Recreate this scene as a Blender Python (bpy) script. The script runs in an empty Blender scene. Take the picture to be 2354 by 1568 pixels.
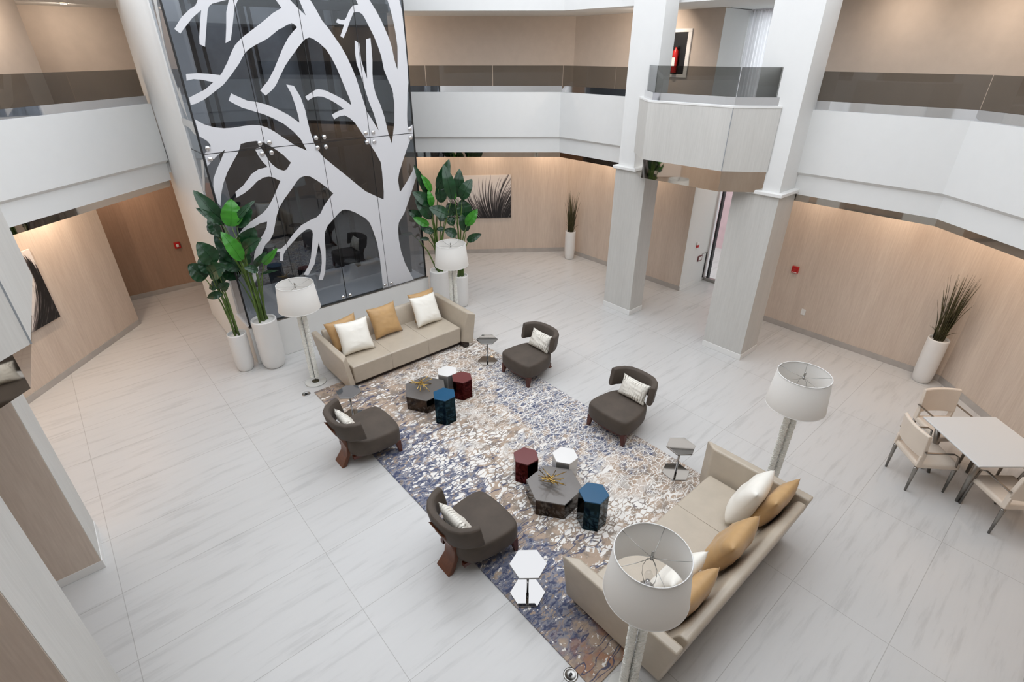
import bpy, bmesh, math, random
from mathutils import Vector, Matrix, geometry, noise
random.seed(7)
PI = math.pi
sc = bpy.context.scene
C = sc.collection

# ---------------------------------------------------------------- camera, sky, exposure
YAW, PITCH, EYE, FPX = math.radians(41.0), math.radians(29.0), 4.8, 1195.0
cam = bpy.data.cameras.new('camera')
cam.sensor_fit = 'HORIZONTAL'; cam.sensor_width = 36.0; cam.lens = FPX / 2354.0 * 36.0
cam.clip_start = 0.05; cam.clip_end = 200
camo = bpy.data.objects.new('camera', cam); C.objects.link(camo)
hd = Vector((math.sin(YAW), math.cos(YAW), 0)); rt = Vector((math.cos(YAW), -math.sin(YAW), 0)); up = Vector((0, 0, 1))
fw = hd * math.cos(PITCH) - up * math.sin(PITCH); cu = hd * math.sin(PITCH) + up * math.cos(PITCH)
camo.matrix_world = Matrix(((rt.x, cu.x, -fw.x, 0), (rt.y, cu.y, -fw.y, 0), (rt.z, cu.z, -fw.z, EYE), (0, 0, 0, 1)))
sc.camera = camo
sc.view_settings.view_transform = 'Standard'; sc.view_settings.look = 'None'
sc.view_settings.exposure = 0.45; sc.view_settings.gamma = 1.0; sc.view_settings.use_curve_mapping = False
wd = bpy.data.worlds.new('overcast_sky'); sc.world = wd; wd.use_nodes = True
wd.node_tree.nodes['Background'].inputs[0].default_value = (0.93, 0.97, 1.03, 1)
wd.node_tree.nodes['Background'].inputs[1].default_value = 1.9
sc.cycles.max_bounces = 8; sc.cycles.diffuse_bounces = 4; sc.cycles.glossy_bounces = 3
sc.cycles.use_adaptive_sampling = True; sc.cycles.adaptive_threshold = 0.03
sc.cycles.transparent_max_bounces = 16; sc.cycles.caustics_reflective = False; sc.cycles.caustics_refractive = False
sc.cycles.sample_clamp_indirect = 6.0
sc.cycles.use_denoising = True

# ---------------------------------------------------------------- helpers
def lin(c):
    return tuple(((v / 255) / 12.92 if v / 255 <= .04045 else ((v / 255 + .055) / 1.055) ** 2.4) for v in c) + (1,)
class NT:
    def __init__(s, name):
        s.m = bpy.data.materials.new(name); s.m.use_nodes = True; s.t = s.m.node_tree
        s.b = s.t.nodes['Principled BSDF']; s.out = s.t.nodes['Material Output']
    def n(s, typ, **kw):
        nd = s.t.nodes.new(typ)
        for k, v in kw.items(): setattr(nd, k, v)
        return nd
    def l(s, a, b): s.t.links.new(a, b)
    def coord(s, scale=(1, 1, 1), kind='Object', rot=(0, 0, 0)):
        tc = s.n('ShaderNodeTexCoord'); mp = s.n('ShaderNodeMapping')
        mp.inputs['Scale'].default_value = scale; mp.inputs['Rotation'].default_value = rot
        s.l(tc.outputs[kind], mp.inputs['Vector']); return mp.outputs[0]
    def noise(s, vec, scale=5, detail=4, rough=.55):
        nd = s.n('ShaderNodeTexNoise'); nd.inputs['Scale'].default_value = scale
        nd.inputs['Detail'].default_value = detail; nd.inputs['Roughness'].default_value = rough
        if vec is not None: s.l(vec, nd.inputs['Vector'])
        return nd
    def ramp(s, fac, stops, interp='LINEAR'):
        nd = s.n('ShaderNodeValToRGB'); cr = nd.color_ramp; cr.interpolation = interp
        while len(cr.elements) < len(stops): cr.elements.new(.5)
        for e, (p, c) in zip(cr.elements, stops):
            e.position = p; e.color = c if len(c) == 4 else tuple(c) + (1,)
        s.l(fac, nd.inputs[0]); return nd.outputs[0]
    def mix(s, fac, a, b, typ='MIX'):
        nd = s.n('ShaderNodeMix', data_type='RGBA', blend_type=typ)
        for sock, v in ((nd.inputs[0], fac), (nd.inputs[6], a), (nd.inputs[7], b)):
            if hasattr(v, 'links'): s.l(v, sock)
            else: sock.default_value = v
        return nd.outputs[2]
    def math(s, op, a, b=0.0):
        nd = s.n('ShaderNodeMath', operation=op)
        for sock, v in ((nd.inputs[0], a), (nd.inputs[1], b)):
            if hasattr(v, 'links'): s.l(v, sock)
            else: sock.default_value = v
        return nd.outputs[0]
    def bump(s, h, dist=.01, strength=.5):
        nd = s.n('ShaderNodeBump'); nd.inputs['Distance'].default_value = dist; nd.inputs['Strength'].default_value = strength
        s.l(h, nd.inputs['Height']); s.l(nd.outputs[0], s.b.inputs['Normal'])
def plain(name, col, rough=.5, metal=0, coat=0, bumpy=0, bscale=200, sheen=0, var=0.04, spec=None):
    t = NT(name); b = t.b; b.inputs['Roughness'].default_value = rough; b.inputs['Metallic'].default_value = metal
    b.inputs['Coat Weight'].default_value = coat; b.inputs['Sheen Weight'].default_value = sheen
    if spec is not None: b.inputs['Specular IOR Level'].default_value = spec
    c = lin(col); v = t.coord()
    nz = t.noise(v, 6, 3)
    d = tuple(x * (1 - var * 2) for x in c[:3]) + (1,); e = tuple(min(1, x * (1 + var)) for x in c[:3]) + (1,)
    t.l(t.ramp(nz.outputs[0], [(.3, d), (.7, e)]), b.inputs['Base Color'])
    if bumpy:
        nb = t.noise(v, bscale, 2); t.bump(nb.outputs[0], .004, bumpy)
    return t.m
def tinted(name, col, refl=(1, 1, 1), ior=1.5, rough=.0, boost=0.0):
    t = NT(name); t.t.nodes.remove(t.b)
    tr = t.n('ShaderNodeBsdfTransparent'); tr.inputs[0].default_value = tuple(col) + (1,)
    gl = t.n('ShaderNodeBsdfGlossy'); gl.inputs['Roughness'].default_value = rough; gl.inputs[0].default_value = tuple(refl) + (1,)
    fr = t.n('ShaderNodeFresnel'); fr.inputs[0].default_value = ior
    ge = t.n('ShaderNodeNewGeometry'); fac = t.math('MULTIPLY', t.math('ADD', fr.outputs[0], boost), t.math('SUBTRACT', 1.0, ge.outputs['Backfacing']))
    mx = t.n('ShaderNodeMixShader'); t.l(fac, mx.inputs[0])
    t.l(tr.outputs[0], mx.inputs[1]); t.l(gl.outputs[0], mx.inputs[2]); t.l(mx.outputs[0], t.out.inputs[0])
    return t.m
def wood(name, c0, c1, rough=.55, grain=(9, 9, .5), streak=(1.2, 1.2, .12)):
    t = NT(name); b = t.b; b.inputs['Roughness'].default_value = rough
    g = t.noise(t.coord(grain), 6, 5, .6); s = t.noise(t.coord(streak), 3, 3)
    f = t.math('ADD', t.math('MULTIPLY', g.outputs[0], .55), t.math('MULTIPLY', s.outputs[0], .45))
    t.l(t.ramp(f, [(.32, lin(c0)), (.68, lin(c1))]), b.inputs['Base Color'])
    return t.m
M = {}
M['white'] = plain('white_paint', (224, 224, 222), .8, var=.006)
M['white2'] = plain('white_satin', (228, 227, 224), .45, var=.006)
M['wood'] = wood('tan_wood_veneer', (192, 175, 160), (214, 199, 184))
M['brown'] = wood('brown_wood_veneer', (150, 122, 102), (170, 140, 118))
M['greywood'] = wood('pale_grey_wood_veneer', (190, 188, 183), (204, 202, 197))
M['tanwall'] = plain('tan_wallcovering', (196, 183, 171), .8, bumpy=.2, bscale=120, var=.02)
M['stone'] = plain('grey_stone', (176, 170, 164), .4, var=.05)
M['chrome'] = plain('polished_steel', (224, 224, 226), .04, 1, var=.0)
M['mirror'] = plain('bronze_mirror', (200, 194, 186), .03, 1, var=.0)
M['darkchrome'] = plain('dark_polished_steel', (158, 156, 154), .04, 1, var=0)
M['acrylic'] = plain('pale_acrylic', (208, 208, 203), .12, coat=.5, var=.01)
M['bodyblue'] = plain('dark_blue_mirror_glass', (28, 46, 54), .08, 1, var=.02)
M['bodyburg'] = plain('dark_red_mirror_glass', (64, 22, 22), .08, 1, var=.02)
M['bodygun'] = plain('dark_bronze_mirror_glass', (74, 66, 60), .12, 1, var=.03)
M['bodywhite'] = plain('grey_mirror_glass', (190, 187, 183), .25, .6, var=.02)
M['steel'] = plain('brushed_steel', (170, 168, 164), .3, 1)
M['railglass'] = tinted('smoked_glass', (.53, .53, .52), (.95, .97, 1.0), 1.45)
M['towerglass'] = tinted('grey_tinted_glass', (.68, .70, .73), (.9, .95, 1.0), 1.6, boost=.05)
M['clear'] = tinted('clear_glass', (.95, .97, .96), ior=1.4)
M['black'] = plain('black_joint', (22, 23, 25), .5)
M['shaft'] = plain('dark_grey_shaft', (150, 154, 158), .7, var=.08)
M['shaftshade'] = plain('shade_dark_shaft', (66, 67, 70), .6, var=.1)  # shaft wall colour darkened to stand in for shade
M['shaftdark'] = plain('shaft_steel', (28, 29, 32), .4)
M['film'] = plain('white_vinyl_film', (206, 206, 209), .5, var=.003)
M['sidefilm'] = plain('frosted_vinyl_film', (198, 200, 200), .6, var=.003)
M['leather'] = plain('champagne_leather', (184, 172, 155), .38, coat=.15, bumpy=.12, bscale=90, var=.03)
M['darkbase'] = plain('dark_plinth_wood', (40, 28, 22), .5)
M['velvet'] = plain('taupe_velvet', (77, 67, 58), .75, sheen=.05, var=.09)
M['mahog'] = wood('red_brown_wood', (62, 24, 14), (92, 42, 24), .3)
M['walnut'] = wood('walnut_wood', (86, 48, 30), (120, 72, 46), .35)
M['gold'] = plain('gold_satin', (188, 150, 100), .5, sheen=.2, bumpy=.2, bscale=25, var=.06)
M['cream'] = plain('cream_satin', (240, 236, 226), .55, sheen=.1, bumpy=.2, bscale=22, var=.01)
M['shade'] = None
M['blue'] = plain('petrol_blue_lacquer', (2, 74, 110), .3, 0, var=.02)
M['burg'] = plain('burgundy_lacquer', (104, 46, 46), .3, 0, var=.02)
M['gun'] = plain('gunmetal_lacquer', (112, 107, 103), .3, .3, coat=.2, var=.03)
M['lacquer'] = plain('white_lacquer', (226, 224, 221), .15, coat=.4, var=.004)
M['brass'] = plain('aged_brass', (196, 164, 96), .25, 1)
M['leaf'] = plain('palm_leaf', (20, 60, 30), .28, var=.18)
M['lit'] = plain('lit_leaf', (54, 128, 32), .3, var=.12)  # same palm leaf where light falls, the brightness painted into its colour
M['stalk'] = plain('green_stalk', (84, 110, 46), .5, var=.15)
M['stalkbrown'] = plain('brown_stalk', (64, 58, 34), .6, var=.15)
M['soil'] = plain('white_pebble_fill', (205, 203, 198), .8)
M['pot'] = plain('white_ceramic', (224, 222, 219), .35, var=.006)
M['grass'] = plain('dry_grass_blade', (72, 68, 36), .6, var=.3)
M['red'] = plain('red_plastic', (186, 26, 24), .4)
M['whitepl'] = plain('white_plastic', (232, 231, 228), .4)
M['cream_up'] = plain('ivory_leather', (222, 208, 192), .5, bumpy=.05, var=.015)
M['pewter'] = plain('pewter_metal', (150, 146, 140), .3, 1)
M['tabletop'] = plain('white_table_top', (206, 207, 206), .35, var=.003)
M['pink'] = plain('pink_stucco', (226, 196, 202), .9, bumpy=.3, bscale=40, var=.04)
M['bulb'] = tinted('bulb_glass', (.93, .93, .93), ior=1.5)
t = NT('white_linen_shade'); t.b.inputs['Base Color'].default_value = lin((232, 229, 224)); t.b.inputs['Roughness'].default_value = .9
w = t.noise(t.coord((1, 1, 1)), 160, 2); t.bump(w.outputs[0], .002, .15)
tl = t.n('ShaderNodeBsdfTranslucent'); tl.inputs[0].default_value = lin((240, 236, 230)); mx = t.n('ShaderNodeMixShader'); mx.inputs[0].default_value = .3
t.l(t.b.outputs[0], mx.inputs[1]); t.l(tl.outputs[0], mx.inputs[2]); t.l(mx.outputs[0], t.out.inputs[0]); M['shade'] = t.m
t = NT('crystal_chips'); t.b.inputs['Base Color'].default_value = lin((226, 226, 219)); t.b.inputs['Roughness'].default_value = .1
t.b.inputs['Coat Weight'].default_value = .6; M['crystal'] = t.m
t = NT('sheer_curtain'); t.b.inputs['Base Color'].default_value = (.9, .9, .92, 1); t.b.inputs['Roughness'].default_value = .9
tl = t.n('ShaderNodeBsdfTranslucent'); tl.inputs[0].default_value = (.95, .95, .97, 1); mx = t.n('ShaderNodeMixShader'); mx.inputs[0].default_value = .8
t.l(t.b.outputs[0], mx.inputs[1]); t.l(tl.outputs[0], mx.inputs[2]); t.l(mx.outputs[0], t.out.inputs[0]); M['sheer'] = t.m
# floor: large white porcelain tiles with faint grey streaks
t = NT('white_porcelain_tiles'); b = t.b
v = t.coord(); br = t.n('ShaderNodeTexBrick', offset=0.0, squash=1.0)
for k, val in (('Scale', 1.0), ('Mortar Size', .0032), ('Mortar Smooth', .1), ('Brick Width', 1.76), ('Row Height', .88), ('Bias', 0.0)): br.inputs[k].default_value = val
br.inputs['Color1'].default_value = (1, 1, 1, 1); br.inputs['Color2'].default_value = (.972, .97, .967, 1); br.inputs['Mortar'].default_value = (.70, .69, .67, 1)
mp = t.n('ShaderNodeMapping'); mp.inputs['Location'].default_value = (.77, .14, 0); t.l(v, mp.inputs[0]); t.l(mp.outputs[0], br.inputs[0])
s1 = t.noise(t.coord((.55, 4.5, 1), rot=(0, 0, .06)), 2.2, 6, .62); s2 = t.noise(t.coord((.3, 1.2, 1)), 1.5, 3)
st = t.ramp(s1.outputs[0], [(.34, lin((191, 190, 188))), (.47, lin((202, 201, 199))), (.8, lin((205, 204, 202)))])
t.l(t.mix(1.0, st, br.outputs[0], 'MULTIPLY'), b.inputs['Base Color']); b.inputs['Roughness'].default_value = .26; b.inputs['Specular IOR Level'].default_value = .5
M['floor'] = t.m

# ---- mesh building
class MB:
    def __init__(s): s.bm = bmesh.new()
    def faces(s, vs, fs, mi=0, smooth=False):
        b = [s.bm.verts.new(v) for v in vs]; out = []
        for f in fs:
            try:
                fc = s.bm.faces.new([b[i] for i in f]); fc.material_index = mi; fc.smooth = smooth; out.append(fc)
            except ValueError: pass
        return out
    def box(s, a, b, mi=0):
        (x0, y0, z0), (x1, y1, z1) = a, b
        return s.faces([(x0, y0, z0), (x1, y0, z0), (x1, y1, z0), (x0, y1, z0), (x0, y0, z1), (x1, y0, z1), (x1, y1, z1), (x0, y1, z1)],
                [(3, 2, 1, 0), (4, 5, 6, 7), (0, 1, 5, 4), (1, 2, 6, 5), (2, 3, 7, 6), (3, 0, 4, 7)], mi)
    def prism(s, poly, z0, z1, mi=0, top=None):
        n = len(poly); tp = top or poly
        ar = sum(poly[i][0] * poly[(i + 1) % n][1] - poly[(i + 1) % n][0] * poly[i][1] for i in range(n))
        if ar < 0: poly = poly[::-1]; tp = tp[::-1]
        vs = [(p[0], p[1], z0) for p in poly] + [(p[0], p[1], z1) for p in tp]
        fs = [tuple(range(n))[::-1], tuple(range(n, 2 * n))] + [(i, (i + 1) % n, n + (i + 1) % n, n + i) for i in range(n)]
        return s.faces(vs, fs, mi)
    def rings(s, rings, mi=0, smooth=True, cap0=True, cap1=True, closed=True):
        n = len(rings[0]); vs = [v for r in rings for v in r]; fs = []
        m = n if closed else n - 1
        for k in range(len(rings) - 1):
            for i in range(m):
                j = (i + 1) % n; fs.append((k * n + i, k * n + j, (k + 1) * n + j, (k + 1) * n + i))
        if cap0: fs.append(tuple(range(n))[::-1])
        if cap1: fs.append(tuple(range((len(rings) - 1) * n, len(rings) * n)))
        r = s.faces(vs, fs, mi, smooth)
        return r
    def lathe(s, prof, seg=32, mi=0, c=(0, 0, 0), smooth=True, cap0=True, cap1=True):
        return s.rings([[(c[0] + r * math.cos(2 * PI * i / seg), c[1] + r * math.sin(2 * PI * i / seg), c[2] + z) for i in range(seg)] for r, z in prof], mi, smooth, cap0, cap1)
    def tube(s, pts, r, seg=8, mi=0, smooth=True):
        pts = [Vector(p) for p in pts]; rr = r if isinstance(r, (list, tuple)) else [r] * len(pts); rings = []
        ref = Vector((0, 0, 1))
        for i, p in enumerate(pts):
            d = (pts[min(i + 1, len(pts) - 1)] - pts[max(i - 1, 0)]).normalized()
            a = d.cross(ref)
            if a.length < .05: a = d.cross(Vector((1, 0, 0)))
            a.normalize(); b = a.cross(d)
            rings.append([tuple(p + (a * math.cos(2 * PI * k / seg) + b * math.sin(2 * PI * k / seg)) * rr[i]) for k in range(seg)])
        return s.rings(rings, mi, smooth)
    def build(s, name, mat, parent=None, bevel=0, seg=2, loc=None, rotz=0, fixn=True, subsurf=0, solid=0, angle=.6):
        if fixn: bmesh.ops.recalc_face_normals(s.bm, faces=s.bm.faces[:])
        me = bpy.data.meshes.new(name); s.bm.to_mesh(me); s.bm.free()
        for m in (mat if isinstance(mat, (list, tuple)) else [mat]): me.materials.append(m)
        o = bpy.data.objects.new(name, me); C.objects.link(o)
        if parent: o.parent = parent
        if loc: o.location = loc
        o.rotation_euler.z = rotz
        if solid: md = o.modifiers.new('solid', 'SOLIDIFY'); md.thickness = solid; md.offset = 0
        if bevel:
            md = o.modifiers.new('bevel', 'BEVEL'); md.width = bevel; md.segments = seg; md.limit_method = 'ANGLE'; md.angle_limit = angle; md.harden_normals = False
        if subsurf: md = o.modifiers.new('sub', 'SUBSURF'); md.levels = subsurf; md.render_levels = subsurf
        if bevel or subsurf:
            for p in me.polygons: p.use_smooth = True
            if not subsurf:
                me.set_sharp_from_angle(angle=.7)
        return o
def thing(name, label, cat, loc=(0, 0, 0), rotz=0, group=None):
    o = bpy.data.objects.new(name, None); C.objects.link(o); o.location = loc; o.rotation_euler.z = rotz
    o.empty_display_size = .1
    return tag(o, label, cat, group)
def tag(o, label, cat, group=None):
    o['label'] = label; o['category'] = cat
    if group: o['group'] = group
    return o
def struct(o, label=None):
    o['kind'] = 'structure'
    if label: o['label'] = label
    return o
def dup(root, loc, rotz, label, group=None):
    r = root.copy(); C.objects.link(r); r.location = loc; r.rotation_euler.z = rotz; r['label'] = label
    if group: r['group'] = group
    for ch in list(root.children):
        c = ch.copy(); C.objects.link(c); c.parent = r; c.matrix_parent_inverse = ch.matrix_parent_inverse.copy()
        for g in list(ch.children):
            d = g.copy(); C.objects.link(d); d.parent = c; d.matrix_parent_inverse = g.matrix_parent_inverse.copy()
    return r
def offset_line(pts, d):
    """polyline moved sideways by d (to its left when d > 0), mitred"""
    P = [Vector(p) for p in pts]; out = []
    for i, p in enumerate(P):
        ns = []
        if i > 0: e = (p - P[i - 1]).normalized(); ns.append(Vector((-e.y, e.x)))
        if i < len(P) - 1: e = (P[i + 1] - p).normalized(); ns.append(Vector((-e.y, e.x)))
        n = sum(ns, Vector((0, 0))).normalized(); k = d / max(.3, n.dot(ns[0])); out.append(tuple(p + n * k))
    return out
def strip(mb, pts, d0, d1, z0, z1, mi=0):
    a = offset_line(pts, d0); b = offset_line(pts, d1)
    for i in range(len(pts) - 1):
        pass
    n = len(pts); vs = [(p[0], p[1], z) for z in (z0, z1) for q in (a, b) for p in q]
    A0, B0, A1, B1 = 0, n, 2 * n, 3 * n; fs = []
    for i in range(n - 1):
        fs += [(A0 + i, A0 + i + 1, A1 + i + 1, A1 + i), (B0 + i + 1, B0 + i, B1 + i, B1 + i + 1), (A1 + i, A1 + i + 1, B1 + i + 1, B1 + i), (A0 + i + 1, A0 + i, B0 + i, B0 + i + 1)]
    fs += [(A0, A1, B1, B0), (A0 + n - 1, B0 + n - 1, B1 + n - 1, A1 + n - 1)]
    return mb.faces(vs, fs, mi)
DECAL=[[(1.859,5.073),(1.915,5.022),(1.978,5.083),(2.106,5.203),(2.238,5.297),(2.196,5.183),(2.131,4.983),(2.114,4.902),(2.173,4.873),(2.225,5.031),(2.312,5.285),(2.343,5.342),(2.392,5.375),(2.579,5.425),(2.765,5.525),(2.263,5.497),(2.238,5.43),(2.184,5.347),(2.1,5.299),(1.982,5.21)],
[(2.613,5.426),(2.579,5.357),(2.545,5.286),(2.498,5.099),(2.444,4.918),(2.521,4.957),(2.572,5.085),(2.65,5.306),(2.67,5.345),(2.73,5.432),(2.791,5.526),(2.636,5.518)],
[(1.81,3.989),(1.909,3.915),(2.028,3.867),(2.155,3.843),(2.291,3.842),(2.434,3.854),(2.558,3.86),(2.661,3.846),(2.751,3.811),(2.846,3.747),(2.976,3.639),(3.137,3.506),(3.298,3.419),(3.231,3.602),(3.139,3.723),(3.018,3.839),(2.885,3.924),(2.752,3.993),(2.619,4.042),(2.464,4.1),(2.369,4.159),(2.307,4.201),(2.361,4.294),(2.437,4.252),(2.56,4.189),(2.686,4.165),(2.83,4.121),(2.972,4.049),(3.115,3.961),(3.26,3.841),(3.264,3.923),(3.246,4.095),(3.217,4.255),(3.181,4.347),(3.167,4.383),(3.278,4.36),(3.351,4.203),(3.387,4.011),(3.394,3.826),(3.409,3.687),(3.435,3.533),(3.461,3.438),(3.548,3.294),(3.706,3.137),(3.912,2.935),(4.106,2.737),(4.219,2.629),(4.439,2.494),(4.55,2.434),(4.535,2.089),(4.496,1.579),(4.442,0.72),(4.308,0.72),(4.319,1.011),(4.323,1.352),(4.309,1.659),(4.26,1.901),(4.215,2.061),(4.137,2.162),(3.973,2.289),(3.868,2.349),(3.784,2.379),(3.721,2.375),(3.652,2.334),(3.553,2.258),(3.426,2.164),(3.353,2.059),(3.324,1.933),(3.312,1.765),(3.283,1.574),(3.232,1.359),(3.161,1.211),(3.084,1.231),(3.155,1.379),(3.199,1.519),(3.22,1.663),(3.216,1.908),(3.161,1.775),(3.069,1.539),(2.921,1.364),(2.844,1.396),(2.959,1.529),(3.026,1.66),(3.076,1.83),(3.139,2.067),(3.14,2.132),(3.094,2.168),(3.035,2.164),(2.921,2.106),(2.84,2.048),(2.697,1.94),(2.63,1.885),(2.584,1.826),(2.556,1.72),(2.508,1.732),(2.523,1.828),(2.545,1.881),(2.479,1.902),(2.437,1.964),(2.498,1.941),(2.567,1.932),(2.664,1.994),(2.816,2.135),(2.975,2.253),(3.148,2.311),(3.258,2.337),(3.339,2.392),(3.419,2.504),(3.549,2.63),(3.618,2.682),(3.52,2.803),(3.381,2.933),(3.272,3.017),(3.187,3.036),(3.106,3.018),(3.041,2.969),(2.931,2.857),(2.783,2.719),(2.684,2.606),(2.616,2.488),(2.548,2.324),(2.495,2.201),(2.427,2.114),(2.339,2.054),(2.277,1.966),(2.207,1.845),(2.16,1.729),(2.127,1.632),(2.082,1.529),(1.998,1.395),(1.941,1.422),(2.012,1.547),(2.077,1.738),(2.14,1.94),(2.219,2.08),(2.293,2.176),(2.36,2.24),(2.424,2.337),(2.447,2.415),(2.336,2.409),(2.223,2.366),(2.041,2.24),(1.941,2.136),(1.89,2.212),(2.011,2.322),(2.114,2.419),(2.249,2.479),(2.423,2.565),(2.511,2.636),(2.597,2.738),(2.686,2.862),(2.787,3.009),(2.673,3.087),(2.625,3.1),(2.553,3.097),(2.443,3.057),(2.323,2.967),(2.209,2.903),(2.086,2.856),(2.092,2.941),(2.216,3.013),(2.34,3.126),(2.377,3.168),(2.489,3.223),(2.639,3.244),(2.576,3.341),(2.54,3.424),(2.513,3.519),(2.592,3.544),(2.628,3.483),(2.676,3.34),(2.713,3.276),(2.788,3.196),(2.874,3.157),(2.919,3.17),(3.008,3.266),(2.913,3.393),(2.819,3.483),(2.733,3.55),(2.647,3.611),(2.554,3.634),(2.437,3.631),(2.329,3.612),(2.301,3.554),(2.262,3.492),(2.157,3.37),(2.05,3.239),(1.956,3.087),(1.906,2.978),(1.885,2.923),(1.837,2.771),(1.81,2.818),(1.81,2.927),(1.81,3.053),(1.845,3.183),(1.853,3.188),(1.917,3.294),(1.987,3.39),(2.059,3.495),(2.097,3.556),(1.986,3.493),(1.875,3.412),(1.81,3.356),(1.81,3.504),(1.81,3.524),(1.885,3.586),(1.923,3.624),(1.901,3.685),(1.852,3.73),(1.81,3.762)],
[(4.457,5.62),(4.485,5.518),(4.509,5.458),(4.417,5.441),(4.338,5.364),(4.28,5.274),(4.248,5.247),(4.198,5.245),(4.136,5.261),(4.105,5.212),(4.167,5.19),(4.232,5.186),(4.208,5.139),(4.145,5.031),(4.19,5.003),(4.263,5.105),(4.341,5.241),(4.414,5.349),(4.466,5.362),(4.516,5.357),(4.564,5.332),(4.605,5.267),(4.659,5.159),(4.724,5.031),(4.776,4.89),(4.817,4.746),(4.84,4.55),(4.896,4.398),(4.956,4.263),(4.97,4.17),(4.963,4.163),(4.972,4.026),(4.933,3.716),(4.882,3.521),(4.835,3.38),(4.793,3.551),(4.751,3.826),(4.7,4.019),(4.635,4.187),(4.628,4.224),(4.609,4.356),(4.618,4.505),(4.646,4.699),(4.653,4.871),(4.655,5.012),(4.576,4.992),(4.539,4.7),(4.51,4.423),(4.447,4.681),(4.444,4.851),(4.449,4.935),(4.377,4.976),(4.354,4.795),(4.36,4.644),(4.405,4.48),(4.425,4.381),(4.491,4.088),(4.556,3.891),(4.613,3.615),(4.516,3.788),(4.426,3.94),(4.413,4.013),(4.351,4.285),(4.316,4.443),(4.261,4.607),(4.204,4.749),(4.128,4.896),(4.049,5.012),(3.963,5.134),(3.885,5.227),(3.803,5.393),(3.749,5.482),(3.698,5.577),(3.549,5.569),(3.584,5.474),(3.645,5.283),(3.536,5.382),(3.451,5.467),(3.366,5.559),(3.178,5.548),(3.246,5.457),(3.306,5.364),(3.18,5.303),(2.985,5.175),(2.67,4.983),(2.56,4.893),(2.496,4.812),(2.414,4.69),(2.311,4.559),(2.277,4.526),(2.137,4.548),(1.998,4.558),(1.853,4.552),(1.839,4.47),(1.929,4.487),(2.042,4.474),(2.165,4.442),(2.046,4.358),(1.81,4.261),(1.81,4.17),(1.878,4.184),(1.991,4.229),(2.081,4.28),(2.291,4.409),(2.417,4.523),(2.557,4.663),(2.659,4.787),(2.726,4.841),(2.829,4.895),(3.024,4.98),(3.211,5.099),(3.273,5.122),(3.338,5.156),(3.412,5.182),(3.444,5.172),(3.485,5.131),(3.408,5.07),(3.324,4.993),(3.219,4.864),(3.161,4.778),(3.033,4.589),(2.914,4.442),(2.771,4.314),(2.834,4.245),(2.945,4.317),(3.012,4.377),(3.115,4.517),(3.21,4.639),(3.286,4.717),(3.448,4.874),(3.535,4.952),(3.581,4.983),(3.641,5.004),(3.695,4.989),(3.779,4.938),(3.88,4.849),(3.938,4.75),(4.002,4.611),(4.046,4.478),(4.098,4.313),(4.136,4.194),(4.15,4.167),(4.171,4.041),(4.051,4.132),(3.894,4.217),(3.761,4.28),(3.656,4.301),(3.6,4.291),(3.424,4.204),(3.455,4.146),(3.537,4.185),(3.615,4.2),(3.701,4.192),(3.814,4.143),(3.926,4.074),(4.028,3.994),(3.919,3.965),(3.809,3.922),(3.836,3.85),(3.929,3.889),(4.029,3.898),(4.11,3.852),(4.193,3.769),(4.27,3.637),(4.35,3.513),(4.422,3.397),(4.504,3.256),(4.58,3.089),(4.584,2.927),(4.571,2.576),(4.55,2.434),(4.535,2.089),(4.496,1.579),(4.442,0.72),(4.449,0.72),(5.011,0.72),(4.853,1.114),(4.793,1.378),(4.77,1.626),(4.781,1.836),(4.809,1.948),(4.953,2.115),(5.063,2.314),(5.155,2.488),(5.294,2.764),(5.262,2.95),(5.208,2.848),(5.074,2.683),(4.92,2.524),(4.899,2.527),(4.888,2.733),(4.925,2.86),(5.016,3.039),(5.14,3.271),(5.226,3.412),(5.289,3.475),(5.294,3.521),(5.295,3.662),(5.203,3.609),(5.193,3.675),(5.202,3.818),(5.237,4.066),(5.249,4.179),(5.288,4.346),(5.298,4.614),(5.295,5.05),(5.285,5.4),(5.253,5.556),(5.23,5.663),(5.011,5.651),(5.033,5.545),(5.059,5.465),(5.098,5.292),(5.125,5.114),(5.139,4.893),(5.118,4.696),(5.096,4.546),(5.051,4.716),(5.032,4.873),(4.998,4.997),(4.942,5.129),(4.886,5.257),(4.81,5.391),(4.713,5.529),(4.648,5.63)],
]
SIDE=[[(9.183,5.492),(9.236,5.408),(9.305,5.179),(9.348,4.987),(9.452,4.631),(9.385,4.38),(9.321,4.151),(9.148,3.952),(9.171,4.382),(9.265,4.316),(9.352,4.583),(9.322,4.892),(9.177,5.152),(9.041,5.397),(8.99,5.479)],
[(9.582,3.946),(9.42,3.958),(9.148,3.952),(8.876,3.956),(8.879,3.763),(9.043,3.783),(9.207,3.84),(9.425,3.857),(9.652,3.842)],
[(9.07,3.412),(9.231,3.197),(9.52,2.879),(9.557,2.874),(9.386,2.904),(9.05,3.217),(9.176,3.107),(8.87,3.451)],
]
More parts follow.
